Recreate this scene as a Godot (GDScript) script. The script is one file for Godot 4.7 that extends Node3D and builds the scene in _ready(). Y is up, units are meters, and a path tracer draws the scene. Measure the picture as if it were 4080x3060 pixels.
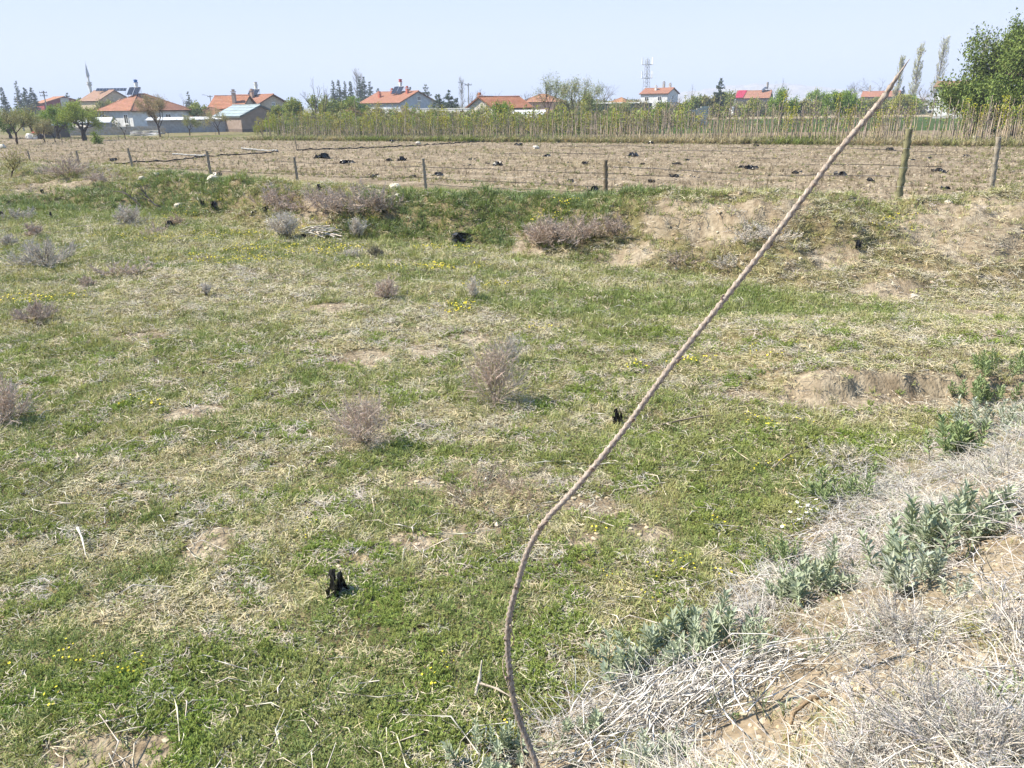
extends Node3D
# A rough meadow below a bank, a wire fence and a bare field behind it, a row of saplings and a village under a hazy spring sky.
# Metres; the photographer stands on the bank at x = 0, z = 0 and looks towards -z.

const FOOT := [Vector2(-40, -26), Vector2(-20, -22), Vector2(-14, -20.6), Vector2(-10, -21), Vector2(-7, -18.6), Vector2(-4.3, -16.2), Vector2(-2.2, -15.6), Vector2(0, -14.4), Vector2(1.15, -13.2), Vector2(2.3, -12.4), Vector2(3.3, -11.5), Vector2(4.1, -10.8), Vector2(5.4, -10.5), Vector2(7, -10.4), Vector2(14, -11)]
const CREST := [Vector2(-40, -44), Vector2(-20, -31), Vector2(-16, -27.6), Vector2(-13, -26), Vector2(-9.5, -22.7), Vector2(-6.3, -20), Vector2(-4.4, -19), Vector2(-1.8, -17), Vector2(0, -16.6), Vector2(1.9, -15), Vector2(3.3, -14.4), Vector2(4.8, -14.2), Vector2(5.8, -14), Vector2(6.6, -13.6), Vector2(8.6, -13.8), Vector2(9.7, -14.1), Vector2(16, -14.5)]
const HC := [Vector2(-40, 0.55), Vector2(-20, 0.6), Vector2(-13, 0.75), Vector2(-5, 0.8), Vector2(-1, 0.75), Vector2(1, 0.8), Vector2(2.4, 0.98), Vector2(5, 1.02), Vector2(6, 0.9), Vector2(6.7, 0.78), Vector2(7.6, 0.88), Vector2(9, 1.02), Vector2(12, 1.05)]
const FB := [Vector2(-6, 1.5), Vector2(-1.5, -1.25), Vector2(-0.22, -2.47), Vector2(0.29, -2.92), Vector2(0.63, -3.18), Vector2(1.42, -3.94), Vector2(2.02, -4.53), Vector2(2.49, -5.06), Vector2(3.38, -5.71), Vector2(5.08, -7.18), Vector2(9, -9.5)]

var rng := RandomNumberGenerator.new()
var taken := {}
var mats := {}
var noise_a := FastNoiseLite.new()
var noise_b := FastNoiseLite.new()
var noise_c := FastNoiseLite.new()
var noise_d := FastNoiseLite.new()


class Shape:
	var v := PackedVector3Array()
	var n := PackedVector3Array()
	var c := PackedColorArray()

	func tri(a: Vector3, b: Vector3, d: Vector3, col: Color) -> void:
		var k := (d - a).cross(b - a)
		if k.length_squared() < 1e-16:
			return
		k = k.normalized()
		v.append(a); v.append(b); v.append(d)
		n.append(k); n.append(k); n.append(k)
		c.append(col); c.append(col); c.append(col)

	func quad(a: Vector3, b: Vector3, d: Vector3, e: Vector3, col: Color) -> void:
		tri(a, b, d, col)
		tri(a, d, e, col)

	# a face turned away from a point inside the solid
	func face(a: Vector3, b: Vector3, d: Vector3, e: Vector3, inside: Vector3, col: Color) -> void:
		if (d - a).cross(b - a).dot((a + d) * 0.5 - inside) < 0.0:
			quad(a, e, d, b, col)
		else:
			quad(a, b, d, e, col)

	func face3(a: Vector3, b: Vector3, d: Vector3, inside: Vector3, col: Color) -> void:
		if (d - a).cross(b - a).dot((a + b + d) / 3.0 - inside) < 0.0:
			tri(a, d, b, col)
		else:
			tri(a, b, d, col)

	func hexa(p: Array, col: Color) -> void:   # p: four corners below, four above in the same order
		var m := Vector3.ZERO
		for q in p:
			m += q
		m /= 8.0
		face(p[0], p[1], p[2], p[3], m, col)
		face(p[4], p[5], p[6], p[7], m, col)
		for i in 4:
			var j := (i + 1) % 4
			face(p[i], p[j], p[j + 4], p[i + 4], m, col)

	func box(at: Vector3, size: Vector3, col := Color.WHITE, turn := Basis()) -> void:
		var p := []
		for y in [-0.5, 0.5]:
			for s in [[-0.5, -0.5], [0.5, -0.5], [0.5, 0.5], [-0.5, 0.5]]:
				p.append(at + turn * Vector3(s[0] * size.x, y * size.y, s[1] * size.z))
		hexa(p, col)

	func tube(path: PackedVector3Array, rad: PackedFloat32Array, sides: int, col: Color, cap := true) -> void:
		var rings := []
		var ref := Vector3(0.37, 0.21, 0.9)
		for i in path.size():
			var t := (path[mini(i + 1, path.size() - 1)] - path[maxi(i - 1, 0)]).normalized()
			if absf(t.dot(ref.normalized())) > 0.97:
				ref = Vector3(0.9, -0.3, 0.1)
			var a := t.cross(ref).normalized()
			var b := t.cross(a)
			ref = b.cross(t)
			var ring := []
			for k in sides:
				var ang := TAU * k / sides
				ring.append(a * cos(ang) + b * sin(ang))
			rings.append(ring)
		for i in path.size() - 1:
			for k in sides:
				var j := (k + 1) % sides
				var a0: Vector3 = rings[i][k]
				var a1: Vector3 = rings[i][j]
				var b0: Vector3 = rings[i + 1][k]
				var b1: Vector3 = rings[i + 1][j]
				var p0 := path[i] + a0 * rad[i]
				var p1 := path[i] + a1 * rad[i]
				var q0 := path[i + 1] + b0 * rad[i + 1]
				var q1 := path[i + 1] + b1 * rad[i + 1]
				if (q1 - p0).cross(p1 - p0).dot(a0 + a1) >= 0.0:
					six([p0, p1, q1, p0, q1, q0], [a0, a1, b1, a0, b1, b0], col)
				else:
					six([p0, q1, p1, p0, q0, q1], [a0, b1, a1, a0, b0, b1], col)
		if cap:
			var e := path.size() - 1
			for k in sides:
				var j := (k + 1) % sides
				var q0: Vector3 = path[e] + rings[e][k] * rad[e]
				var q1: Vector3 = path[e] + rings[e][j] * rad[e]
				face3(path[e], q0, q1, path[e - 1], col)
				var p0: Vector3 = path[0] + rings[0][k] * rad[0]
				var p1: Vector3 = path[0] + rings[0][j] * rad[0]
				face3(path[0], p0, p1, path[1], col)

	func six(p: Array, m: Array, col: Color) -> void:
		for i in 6:
			v.append(p[i]); n.append(m[i]); c.append(col)

	# a flat narrow strip from a to b, w wide, pointed at b when tip is set
	func sliver(a: Vector3, b: Vector3, w: float, side: Vector3, col: Color, tip := true) -> void:
		var s := side * (w * 0.5)
		if tip:
			tri(a - s, a + s, b, col)
		else:
			quad(a - s, a + s, b + s, b - s, col)

	# a leaf: two halves folded along the midrib
	func leaf(a: Vector3, dir: Vector3, up: Vector3, ln: float, w: float, col: Color) -> void:
		var side := dir.cross(up).normalized()
		var mid := a + dir * ln * 0.45
		var b := a + dir * ln - up * ln * 0.08
		var l := mid - side * w * 0.5 + up * w * 0.18
		var r := mid + side * w * 0.5 + up * w * 0.18
		tri(a, l, b, col)
		tri(a, b, r, col)

	func mesh() -> ArrayMesh:
		var m := ArrayMesh.new()
		if v.is_empty():
			return m
		var arr := []
		arr.resize(Mesh.ARRAY_MAX)
		arr[Mesh.ARRAY_VERTEX] = v
		arr[Mesh.ARRAY_NORMAL] = n
		arr[Mesh.ARRAY_COLOR] = c
		m.add_surface_from_arrays(Mesh.PRIMITIVE_TRIANGLES, arr)
		return m


# ---------------------------------------------------------------- naming

func numbered(called: String) -> String:
	if not taken.has(called):
		taken[called] = 0
		return called
	taken[called] += 1
	return "%s_%03d" % [called, taken[called]]


func thing(called: String, label: String, category: String, at := Vector3.ZERO, turn := 0.0, group := "") -> Node3D:
	var o := Node3D.new()
	o.name = numbered(called)
	add_child(o)
	o.position = at
	o.rotation.y = turn
	tag(o, label, category, group)
	return o


func tag(o: Node, label: String, category: String, group := "") -> void:
	o.set_meta("label", label)
	o.set_meta("category", category)
	if group != "":
		o.set_meta("group", group)


func part(called: String, s, m: Material, parent: Node) -> MeshInstance3D:
	var o := MeshInstance3D.new()
	o.name = called
	o.mesh = s.mesh() if s is Shape else s
	o.material_override = m
	parent.add_child(o, true)
	return o


func solo(called: String, s, m: Material, label: String, category: String, at := Vector3.ZERO, group := "", turn := 0.0) -> MeshInstance3D:
	var o := MeshInstance3D.new()
	o.name = numbered(called)
	o.mesh = s.mesh() if s is Shape else s
	o.material_override = m
	add_child(o)
	o.position = at
	o.rotation.y = turn
	tag(o, label, category, group)
	return o


func setting(called: String, s, m: Material) -> MeshInstance3D:
	var o := MeshInstance3D.new()
	o.name = numbered(called)
	o.mesh = s.mesh() if s is Shape else s
	o.material_override = m
	o.set_meta("kind", "structure")
	add_child(o)
	return o


func stuff(called: String, label: String, category: String) -> Node3D:
	var o := Node3D.new()
	o.name = numbered(called)
	add_child(o)
	o.set_meta("kind", "stuff")
	tag(o, label, category)
	return o


func copies(called: String, parent: Node, mesh: Mesh, m: Material, xf: Array, cols: PackedColorArray) -> void:
	if xf.is_empty():
		return
	var mm := MultiMesh.new()
	mm.transform_format = MultiMesh.TRANSFORM_3D
	mm.use_colors = true
	mm.mesh = mesh
	mm.instance_count = xf.size()
	for i in xf.size():
		mm.set_instance_transform(i, xf[i])
		mm.set_instance_color(i, cols[i])
	var o := MultiMeshInstance3D.new()
	o.name = called
	o.multimesh = mm
	o.material_override = m
	o.set_meta("kind", "stuff")
	parent.add_child(o, true)


# ---------------------------------------------------------------- materials

func noise_texture(freq: float, octaves: int, lo: Color, hi: Color, seed_: int, size := 512, kind := FastNoiseLite.TYPE_SIMPLEX_SMOOTH) -> NoiseTexture2D:
	var f := FastNoiseLite.new()
	f.seed = seed_
	f.noise_type = kind
	f.frequency = freq
	f.fractal_octaves = octaves
	var g := Gradient.new()
	g.offsets = PackedFloat32Array([0.15, 0.85])
	g.colors = PackedColorArray([lo, hi])
	var t := NoiseTexture2D.new()
	t.width = size
	t.height = size
	t.seamless = true
	t.noise = f
	t.color_ramp = g
	return t


func plain(called: String, c: Color, rough := 0.9, vertex := true) -> StandardMaterial3D:
	var m := StandardMaterial3D.new()
	m.resource_name = called
	m.albedo_color = c.linear_to_srgb()
	m.roughness = rough
	m.metallic_specular = 0.3
	m.vertex_color_use_as_albedo = vertex
	mats[called] = m
	return m


func grained(called: String, c: Color, rough: float, tex: Texture2D, scale: Vector3, world := true, bump: Texture2D = null, depth := 0.5) -> StandardMaterial3D:
	var m := plain(called, c, rough)
	m.albedo_texture = tex
	m.uv1_triplanar = true
	m.uv1_world_triplanar = world
	m.uv1_scale = scale
	if bump:
		m.heightmap_enabled = true
		m.heightmap_texture = bump
		m.heightmap_scale = depth
	return m


func leafy(called: String, glow: float) -> StandardMaterial3D:
	var m := plain(called, Color(1, 1, 1), 0.7)
	m.backlight_enabled = true
	m.backlight = Color(glow, glow, glow * 0.8)
	return m


func make_materials() -> void:
	var g := Color(0.62, 0.62, 0.62)
	var soil_tex := noise_texture(0.02, 5, Color(0.70, 0.68, 0.66), Color(1, 1, 1), 3)
	var soil_fine := noise_texture(0.06, 4, Color(0, 0, 0), Color(1, 1, 1), 9)
	var soft_tex := noise_texture(0.008, 5, Color(0.86, 0.85, 0.83), Color(1, 1, 1), 12)
	var bark_tex := noise_texture(0.05, 4, Color(0.62, 0.58, 0.54), Color(1, 1, 1), 17)
	var m := grained("soil", Color(1, 1, 1), 0.96, soil_tex, Vector3.ONE * 0.9, true, soil_fine, 1.2)
	m.metallic_specular = 0.15
	m.detail_enabled = true
	m.detail_blend_mode = BaseMaterial3D.BLEND_MODE_MUL
	m.detail_albedo = noise_texture(0.012, 4, Color(0.80, 0.79, 0.77), Color(1, 1, 1), 23)
	m.detail_uv_layer = BaseMaterial3D.DETAIL_UV_2
	m.uv2_triplanar = true
	m.uv2_world_triplanar = true
	m.uv2_scale = Vector3.ONE * 0.13
	plain("clod", Color(1, 1, 1), 0.97)
	leafy("leaf", 0.7)
	leafy("crown", 0.6)
	plain("straw", Color(1, 1, 1), 0.75)
	plain("twig", Color(1, 1, 1), 0.85)
	leafy("petal", 0.4)
	grained("bark", Color(0.95, 0.95, 0.95), 0.9, bark_tex, Vector3(9, 1.6, 9), false, bark_tex, 0.4)
	grained("stick_bark", Color(1, 1, 1), 0.85, noise_texture(0.035, 5, Color(0.66, 0.62, 0.59), Color(1, 1, 1), 31), Vector3(7, 1.6, 7), false, bark_tex, 0.25)
	grained("post_wood", Color(1, 1, 1), 0.9, bark_tex, Vector3(16, 1.0, 16), false, bark_tex, 0.4)
	grained("plaster", Color(1, 1, 1), 0.92, soft_tex, Vector3.ONE * 0.35)
	grained("render_wall", Color(1, 1, 1), 0.95, soil_tex, Vector3.ONE * 0.3)
	grained("tile", Color(1, 1, 1), 0.85, soil_tex, Vector3.ONE * 0.6)
	grained("metal_roof", Color(1, 1, 1), 0.45, soft_tex, Vector3.ONE * 0.3)
	plain("paint", Color(1, 1, 1), 0.5)
	plain("galvanised", Color(0.42, 0.44, 0.46), 0.5, false).metallic = 0.3
	grained("concrete", Color(1, 1, 1), 0.93, soft_tex, Vector3.ONE * 0.6)
	grained("stone", Color(1, 1, 1), 0.9, soil_tex, Vector3.ONE * 2.5)
	var film := plain("film", Color(0.012, 0.012, 0.014), 0.32, false)
	film.metallic_specular = 0.5
	plain("hose", Color(0.02, 0.02, 0.021), 0.5, false)
	plain("pale_hose", Color(0.11, 0.10, 0.095), 0.6, false)
	plain("grey_pipe", Color(0.30, 0.30, 0.29), 0.6, false)
	plain("wire", Color(0.5, 0.5, 0.49), 0.45, false).metallic = 0.4
	var pane := plain("pane", Color(0.02, 0.024, 0.03), 0.08, false)
	pane.metallic_specular = 0.6
	plain("solar_glass", Color(0.015, 0.017, 0.03), 0.12, false).metallic_specular = 0.6
	plain("cloth", Color(1, 1, 1), 0.8)


# ---------------------------------------------------------------- the lie of the land

func from_table(t: Array, x: float) -> float:
	if x <= t[0].x:
		return t[0].y
	for i in range(1, t.size()):
		if x <= t[i].x:
			var a: Vector2 = t[i - 1]
			var b: Vector2 = t[i]
			return a.y + (b.y - a.y) * (x - a.x) / (b.x - a.x)
	return t[t.size() - 1].y


func soft(a: float, b: float, x: float) -> float:
	var t := clampf((x - a) / (b - a), 0.0, 1.0)
	return t * t * (3.0 - 2.0 * t)


func plain_level(d: float) -> float:
	return 0.6 - 1.1 * soft(15.0, 115.0, d)


# how far up the fence bank a point lies: below 0 meadow, 0..1 bank, past 1 field
func bank_share(x: float, z: float) -> float:
	var zf := from_table(FOOT, x)
	return (zf - z) / (zf - from_table(CREST, x))


# metres up the near bank from its foot
func near_bank(x: float, z: float) -> float:
	return (z - from_table(FB, x)) * 0.72


# distance behind the fence line, along the fence
func behind_fence(x: float, z: float) -> float:
	return (x - 9.0) * 0.568 - (z + 14.8) * 0.823


func ground_height(x: float, z: float) -> float:
	var zf := from_table(FOOT, x)
	var zc := from_table(CREST, x)
	var hc := from_table(HC, x)
	var h := 0.0
	var t := (zf - z) / (zf - zc)
	if z > zc:
		var cut := soft(-6.9, -6.2, x) * (1.0 - soft(-2.6, -2.0, x)) + 0.6 * soft(1.2, 1.8, x) * (1.0 - soft(5.6, 6.2, x))
		var brink := 0.52 + 0.12 * noise_a.get_noise_2d(x * 16.0, 11.0)
		h = hc * lerpf(soft(0.0, 1.0, t), 0.32 * soft(0.0, brink, t) + 0.56 * soft(brink - 0.03, brink + 0.12, t) + 0.12 * soft(brink, 1.0, t), cut)
	else:
		h = hc + (plain_level(-z) - hc) * soft(0.0, 2.2, zc - z)
	var rough := soft(-0.1, 0.25, t) * (1.0 - soft(1.0, 1.25, t))
	if rough > 0.0:
		h += rough * (0.14 * noise_a.get_noise_2d(x * 9.0, z * 9.0) + 0.10 * noise_b.get_noise_2d(x * 30.0, z * 30.0) + 0.06 * absf(noise_c.get_noise_2d(x * 70.0, z * 70.0)))
	var q := near_bank(x, z)
	h += soft(0.0, 1.9, q)
	if q > -0.2:
		var r := soft(-0.2, 0.4, q)
		h += r * (0.05 * noise_a.get_noise_2d(x * 22.0, z * 22.0) + 0.03 * noise_b.get_noise_2d(x * 60.0 + 7.0, z * 60.0) + 0.018 * noise_c.get_noise_2d(x * 150.0, z * 150.0))
	var step := soft(2.3, 2.9, x)
	if step > 0.0 and z < -6.0 and z > -10.5:
		var edge := 6.7 + 0.16 * noise_a.get_noise_2d(x * 25.0, 3.0) + 0.05 * noise_b.get_noise_2d(x * 80.0, 9.0)
		h += 0.17 * soft(edge - 0.12, edge + 0.1, -z) * (1.0 - soft(8.0, 10.0, -z)) * step
		h += 0.03 * step * noise_b.get_noise_2d(x * 70.0, z * 70.0) * soft(6.2, 6.5, -z) * (1.0 - soft(7.2, 7.6, -z))
	var s := behind_fence(x, z)
	if s < 0.5:
		h += 0.022 * noise_a.get_noise_2d(x * 14.0, z * 14.0) + 0.012 * noise_c.get_noise_2d(x * 55.0, z * 55.0)
		h += 0.012 * sin((x * 0.55 - z * 0.85) * 5.2 + 2.0 * noise_a.get_noise_2d(x * 5.0, z * 5.0))
	elif s < 26.0:
		h += 0.032 * sin(s * TAU / 0.85) + 0.035 * noise_b.get_noise_2d(x * 26.0, z * 26.0)
	return h


func on_ground(x: float, z: float, lift := 0.0) -> Vector3:
	return Vector3(x, ground_height(x, z) + lift, z)


func blob(list: Array, x: float, z: float) -> float:
	var best := 0.0
	for b in list:
		var dx: float = (x - b[0]) / b[2]
		var dz: float = (z - b[1]) / b[3]
		var e := dx * dx + dz * dz
		if e < 1.6:
			best = maxf(best, 1.0 - e / 1.6)
	return best


# bare earth: [x, z, half width, half depth]
var bare_spots := [
	[0.85, -4.30, 0.17, 0.13], [0.43, -4.22, 0.14, 0.10], [2.18, -6.79, 0.22, 0.14], [3.16, -6.67, 0.85, 0.28], [3.83, -6.60, 0.7, 0.3], [-1.78, -2.56, 0.3, 0.13],
	[-1.92, -4.25, 0.16, 0.2], [-0.27, -4.36, 0.2, 0.1], [-0.65, -4.25, 0.15, 0.12], [5.08, -11.98, 0.4, 0.3], [-13.46, -23.77, 1.5, 0.9], [-4.28, -17.57, 0.6, 0.6],
	[-1.01, -8.27, 0.25, 0.3], [-1.70, -8.02, 0.4, 0.3], [-2.46, -10.26, 0.4, 0.3], [-0.47, -8.73, 0.25, 0.2], [-4.46, -8.92, 0.35, 0.3], [0.52, -4.67, 0.22, 0.15],
	[-0.72, -5.00, 0.2, 0.14], [-2.82, -6.46, 0.3, 0.2], [2.73, -13.74, 0.35, 0.4], [3.57, -13.22, 0.6, 0.6], [4.46, -13.23, 0.6, 0.5], [7.32, -12.40, 1.0, 0.9], [7.93, -12.81, 1.1, 0.8],
	[5.39, -10.68, 0.5, 0.3], [5.93, -9.45, 0.4, 0.3], [0.31, -14.32, 0.4, 0.4], [2.00, -13.08, 0.5, 0.4]]
# dry, short, straw-coloured turf
var dry_spots := [[2.89, -8.01, 2.2, 1.3], [4.27, -7.50, 2.2, 1.5], [6.71, -10.81, 2.5, 1.5], [-1.02, -8.97, 1.5, 1.2], [-4.36, -11.60, 2.2, 1.4], [0.10, -4.94, 0.7, 0.35], [-0.96, -6.11, 0.9, 0.5], [-2.82, -5.02, 0.7, 0.3], [-2.26, -5.51, 1.0, 0.3], [-1.85, -3.53, 0.6, 0.3], [-2.74, -4.33, 0.5, 0.2], [-0.98, -3.30, 0.5, 0.2]]
# lush grass
var lush_spots := [[1.95, -10.31, 2.6, 0.8], [3.82, -9.78, 1.4, 0.5], [-0.68, -16.15, 2.4, 1.2], [0.82, -15.15, 1.6, 1.0], [-1.49, -16.64, 2.0, 1.2], [-8.98, -21.24, 2.6, 2.0], [-5.68, -23.07, 2.0, 1.0], [1.31, -15.27, 2.0, 0.7], [-2.06, -2.88, 0.8, 0.5], [-1.13, -3.12, 0.8, 0.4], [-1.49, -2.64, 0.9, 0.4], [-0.52, -3.30, 0.8, 0.5], [-0.65, -2.89, 0.8, 0.4], [1.70, -5.52, 1.4, 0.5], [1.60, -4.54, 0.5, 0.5], [-12.30, -20.99, 2.5, 2.0], [1.57, -8.85, 0.8, 0.4], [-1.15, -5.38, 0.4, 0.2], [-0.69, -5.60, 0.4, 0.15]]
# yellow flowers
var flower_spots := [[-5.58, -16.71, 3.0, 0.6], [-8.05, -19.76, 0.9, 0.6], [-4.36, -14.81, 1.2, 0.5], [-1.41, -12.83, 1.1, 0.25], [-1.31, -14.72, 0.6, 0.3], [-0.36, -11.45, 0.4, 0.2], [0.44, -9.07, 0.32, 0.22], [-2.44, -5.98, 0.26, 0.12], [-3.36, -6.67, 0.32, 0.12], [-2.76, -5.15, 0.14, 0.08], [-1.44, -4.30, 0.25, 0.2], [2.27, -6.06, 0.3, 0.15], [1.96, -5.25, 0.25, 0.12], [-0.70, -10.10, 0.3, 0.3], [-2.17, -3.16, 0.5, 0.3], [-0.34, -3.10, 0.4, 0.2], [0.28, -2.83, 0.3, 0.2], [0.30, -2.50, 0.2, 0.1], [-4.86, -13.84, 1.5, 0.4], [-6.67, -10.92, 0.6, 0.3], [-7.26, -16.20, 0.8, 0.3], [2.07, -7.61, 0.8, 0.3], [0.84, -3.63, 0.4, 0.3], [0.91, -14.92, 0.6, 0.4], [6.45, -12.71, 0.5, 0.4], [-3.52, -14.75, 0.8, 0.4]]


func ground_colour(x: float, z: float) -> Color:
	var earth := Color(0.34, 0.27, 0.185)
	var pale := Color(0.45, 0.385, 0.29)
	var thatch := Color(0.33, 0.275, 0.165)
	var under := Color(0.22, 0.22, 0.095)
	var s := behind_fence(x, z)
	var t := bank_share(x, z)
	var n := noise_a.get_noise_2d(x * 12.0 + 40.0, z * 12.0)
	var f := noise_b.get_noise_2d(x * 45.0, z * 45.0 + 9.0)
	var c := earth.lerp(thatch, clampf(0.5 + 0.9 * n, 0, 1)).lerp(under, clampf(0.35 + 0.9 * f - 0.4 * n, 0, 0.8))
	if t > 1.0 and s > -1.5:
		var field := Color(0.34, 0.28, 0.205).lerp(Color(0.42, 0.35, 0.26), clampf(0.5 + n + f * 0.6, 0, 1))
		var weed := clampf(noise_d.get_noise_2d(x * 1.4, z * 1.4) * 2.2 - 0.35 + (0.6 if s < 0.6 else 0.0), 0, 0.5)
		c = c.lerp(field.lerp(thatch, weed), soft(1.0, 1.15, t))
		if s > 25.0:
			c = field.lerp(Color(0.30, 0.25, 0.16), clampf(0.6 + n, 0, 1))
	else:
		var q := near_bank(x, z)
		if q > -0.1:
			c = c.lerp(pale.lerp(earth, clampf(0.4 + f, 0, 0.7)), soft(-0.1, 0.25, q))
		var b := blob(bare_spots, x, z)
		if b > 0.0:
			c = c.lerp(pale.lerp(earth, clampf(0.3 + f * 0.8, 0, 0.8)), soft(0.1, 0.45, b + 0.25 * f))
	var d := -z
	if d > 72.0 and s > 34.0:
		var far := Color(0.33, 0.28, 0.17).lerp(Color(0.20, 0.22, 0.08), clampf(0.5 + 1.3 * noise_d.get_noise_2d(x * 0.9, z * 0.9), 0, 1))
		if x > -8.0 and d < 149.0:
			far = Color(0.075, 0.135, 0.035).lerp(Color(0.10, 0.15, 0.05), clampf(0.5 + n, 0, 1))
		elif x > -8.0 and d > 149.0 and d < 166.0:
			far = Color(0.56, 0.47, 0.33)
		elif x > -8.0 and d >= 166.0 and d < 215.0:
			far = Color(0.42, 0.36, 0.22).lerp(Color(0.28, 0.28, 0.12), clampf(0.4 + n, 0, 1))
		c = far
	return c


func make_ground() -> void:
	var zs := PackedFloat32Array()
	var z := 4.0
	while z > -6000.0:
		zs.append(z)
		var d := -z
		z -= 0.3 if d < 0.9 else maxf(0.055, 0.0085 * maxf(d, 1.0)) if d < 80.0 else 0.03 * d
	zs.append(-6500.0)
	var half := PackedFloat32Array()
	var x := 0.0
	while x < 6000.0:
		half.append(x)
		x += 0.06 if x < 4.5 else maxf(0.06, 0.0135 * x) if x < 60.0 else 0.06 * x
	var xs := PackedFloat32Array()
	for i in range(half.size() - 1, 0, -1):
		xs.append(-half[i])
	xs.append_array(half)
	var w := xs.size()
	var v := PackedVector3Array()
	var c := PackedColorArray()
	for b in zs:
		for a in xs:
			v.append(Vector3(a, ground_height(a, b), b))
			c.append(ground_colour(a, b))
	var nn := PackedVector3Array()
	nn.resize(v.size())
	for j in zs.size():
		for i in w:
			var l := v[j * w + maxi(i - 1, 0)]
			var r := v[j * w + mini(i + 1, w - 1)]
			var u := v[maxi(j - 1, 0) * w + i]
			var o := v[mini(j + 1, zs.size() - 1) * w + i]
			nn[j * w + i] = (r - l).cross(o - u).normalized()
	var idx := PackedInt32Array()
	for j in zs.size() - 1:
		for i in w - 1:
			var a := j * w + i
			idx.append_array(PackedInt32Array([a, a + w + 1, a + 1, a, a + w, a + w + 1]))
	var arr := []
	arr.resize(Mesh.ARRAY_MAX)
	arr[Mesh.ARRAY_VERTEX] = v
	arr[Mesh.ARRAY_NORMAL] = nn
	arr[Mesh.ARRAY_COLOR] = c
	arr[Mesh.ARRAY_INDEX] = idx
	var m := ArrayMesh.new()
	m.add_surface_from_arrays(Mesh.PRIMITIVE_TRIANGLES, arr)
	setting("ground", m, mats.soil)
	print("ground ", v.size())


func make_hills() -> void:
	# a bare rounded hill beyond the village and blue mountains farther off
	for h in [["hill", 2600.0, 809.53, 330.0, 53.00, Color(0.36, 0.30, 0.21), 5], ["hill", 2900.0, 1402.42, 520.0, 21.33, Color(0.36, 0.30, 0.21), 8],
			["hill", 5200.0, 2226.66, 520.0, 75.34, Color(0.36, 0.30, 0.21), 11], ["hill", 5400.0, 3110.25, 700.0, 103.82, Color(0.36, 0.30, 0.21), 14]]:
		var s := Shape.new()
		var nx := 60
		var grid := []
		for j in 13:
			var row := []
			for i in nx + 1:
				var a := (float(i) / nx) * 2.0 - 1.0
				var b := float(j) / 12.0
				var y: float = h[4] * exp(-a * a * 3.2) * sin(b * PI * 0.5 if b < 1.0 else PI * 0.5)
				y *= 1.0 + 0.16 * noise_a.get_noise_2d(a * 260.0 + h[6] * 50.0, b * 120.0)
				row.append(Vector3(h[2] + a * h[3] * 1.9, y - 1.5, -h[1] + 260.0 * (1.0 - b)))
			grid.append(row)
		for j in 12:
			for i in nx:
				var col: Color = h[5]
				col = col * (1.0 + 0.3 * noise_b.get_noise_2d(i * 9.0, j * 22.0 + h[6]))
				s.quad(grid[j][i], grid[j + 1][i], grid[j + 1][i + 1], grid[j][i + 1], col)
		setting(h[0], s, mats.clod)


# ---------------------------------------------------------------- ground cover

func tint(c: Color, by: float) -> Color:
	var k := 1.0 + rng.randf_range(-by, by)
	return Color(c.r * k * (1.0 + rng.randf_range(-0.06, 0.06)), c.g * k, c.b * k * (1.0 + rng.randf_range(-0.1, 0.1)))


func aim(spread: float) -> Vector3:   # a direction within spread of straight up
	var a := rng.randf() * TAU
	var t := rng.randf() * spread
	return Vector3(sin(t) * cos(a), cos(t), sin(t) * sin(a))


func grass_tuft(blades: int, ln: float, w: float, spread: float) -> ArrayMesh:
	var s := Shape.new()
	for i in blades:
		var a := rng.randf() * TAU
		var out := Vector3(cos(a), 0, sin(a))
		var base := out * rng.randf() * 0.035 + Vector3(rng.randf_range(-0.02, 0.02), -0.006, rng.randf_range(-0.02, 0.02))
		var l := ln * rng.randf_range(0.55, 1.15)
		var tilt := rng.randf_range(0.15, spread)
		var d1 := (Vector3.UP * cos(tilt) + out * sin(tilt))
		var tilt2 := tilt + rng.randf_range(0.2, 0.8)
		var d2 := (Vector3.UP * cos(tilt2) + out * sin(tilt2))
		var side := Vector3(-out.z, 0, out.x).rotated(Vector3.UP, rng.randf_range(-0.7, 0.7))
		var mid := base + d1 * l * 0.55
		var end := mid + d2 * l * 0.45
		var col := tint(Color.WHITE, 0.28)
		var hw := side * w * 0.5 * rng.randf_range(0.7, 1.3)
		s.quad(base - hw, base + hw, mid + hw * 0.8, mid - hw * 0.8, col)
		s.tri(mid - hw * 0.8, mid + hw * 0.8, end, col)
	return s.mesh()


func feathery_rosette(stems: int, ln: float, leaflet: float) -> ArrayMesh:
	var s := Shape.new()
	for i in stems:
		var a := rng.randf() * TAU
		var out := Vector3(cos(a), 0, sin(a))
		var tilt := rng.randf_range(0.1, 1.2)
		var d := (Vector3.UP * cos(tilt) + out * sin(tilt)).normalized()
		var side := d.cross(Vector3.UP).normalized()
		var l := ln * rng.randf_range(0.6, 1.1)
		var base := Vector3(rng.randf_range(-0.02, 0.02), -0.005, rng.randf_range(-0.02, 0.02))
		var col := tint(Color.WHITE, 0.25)
		for k in 7:
			var u := 0.3 + 0.7 * k / 6.0
			var p := base + d * l * u - Vector3.UP * u * u * l * 0.12
			var sz := leaflet * rng.randf_range(0.7, 1.3) * (1.15 - 0.5 * u)
			for sg in [-1.0, 1.0]:
				var dir: Vector3 = (side * sg + d * 0.7 + aim(1.5) * 0.5).normalized()
				s.leaf(p, dir, aim(0.8), sz * 1.7, sz * 0.75, col)
	return s.mesh()


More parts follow.
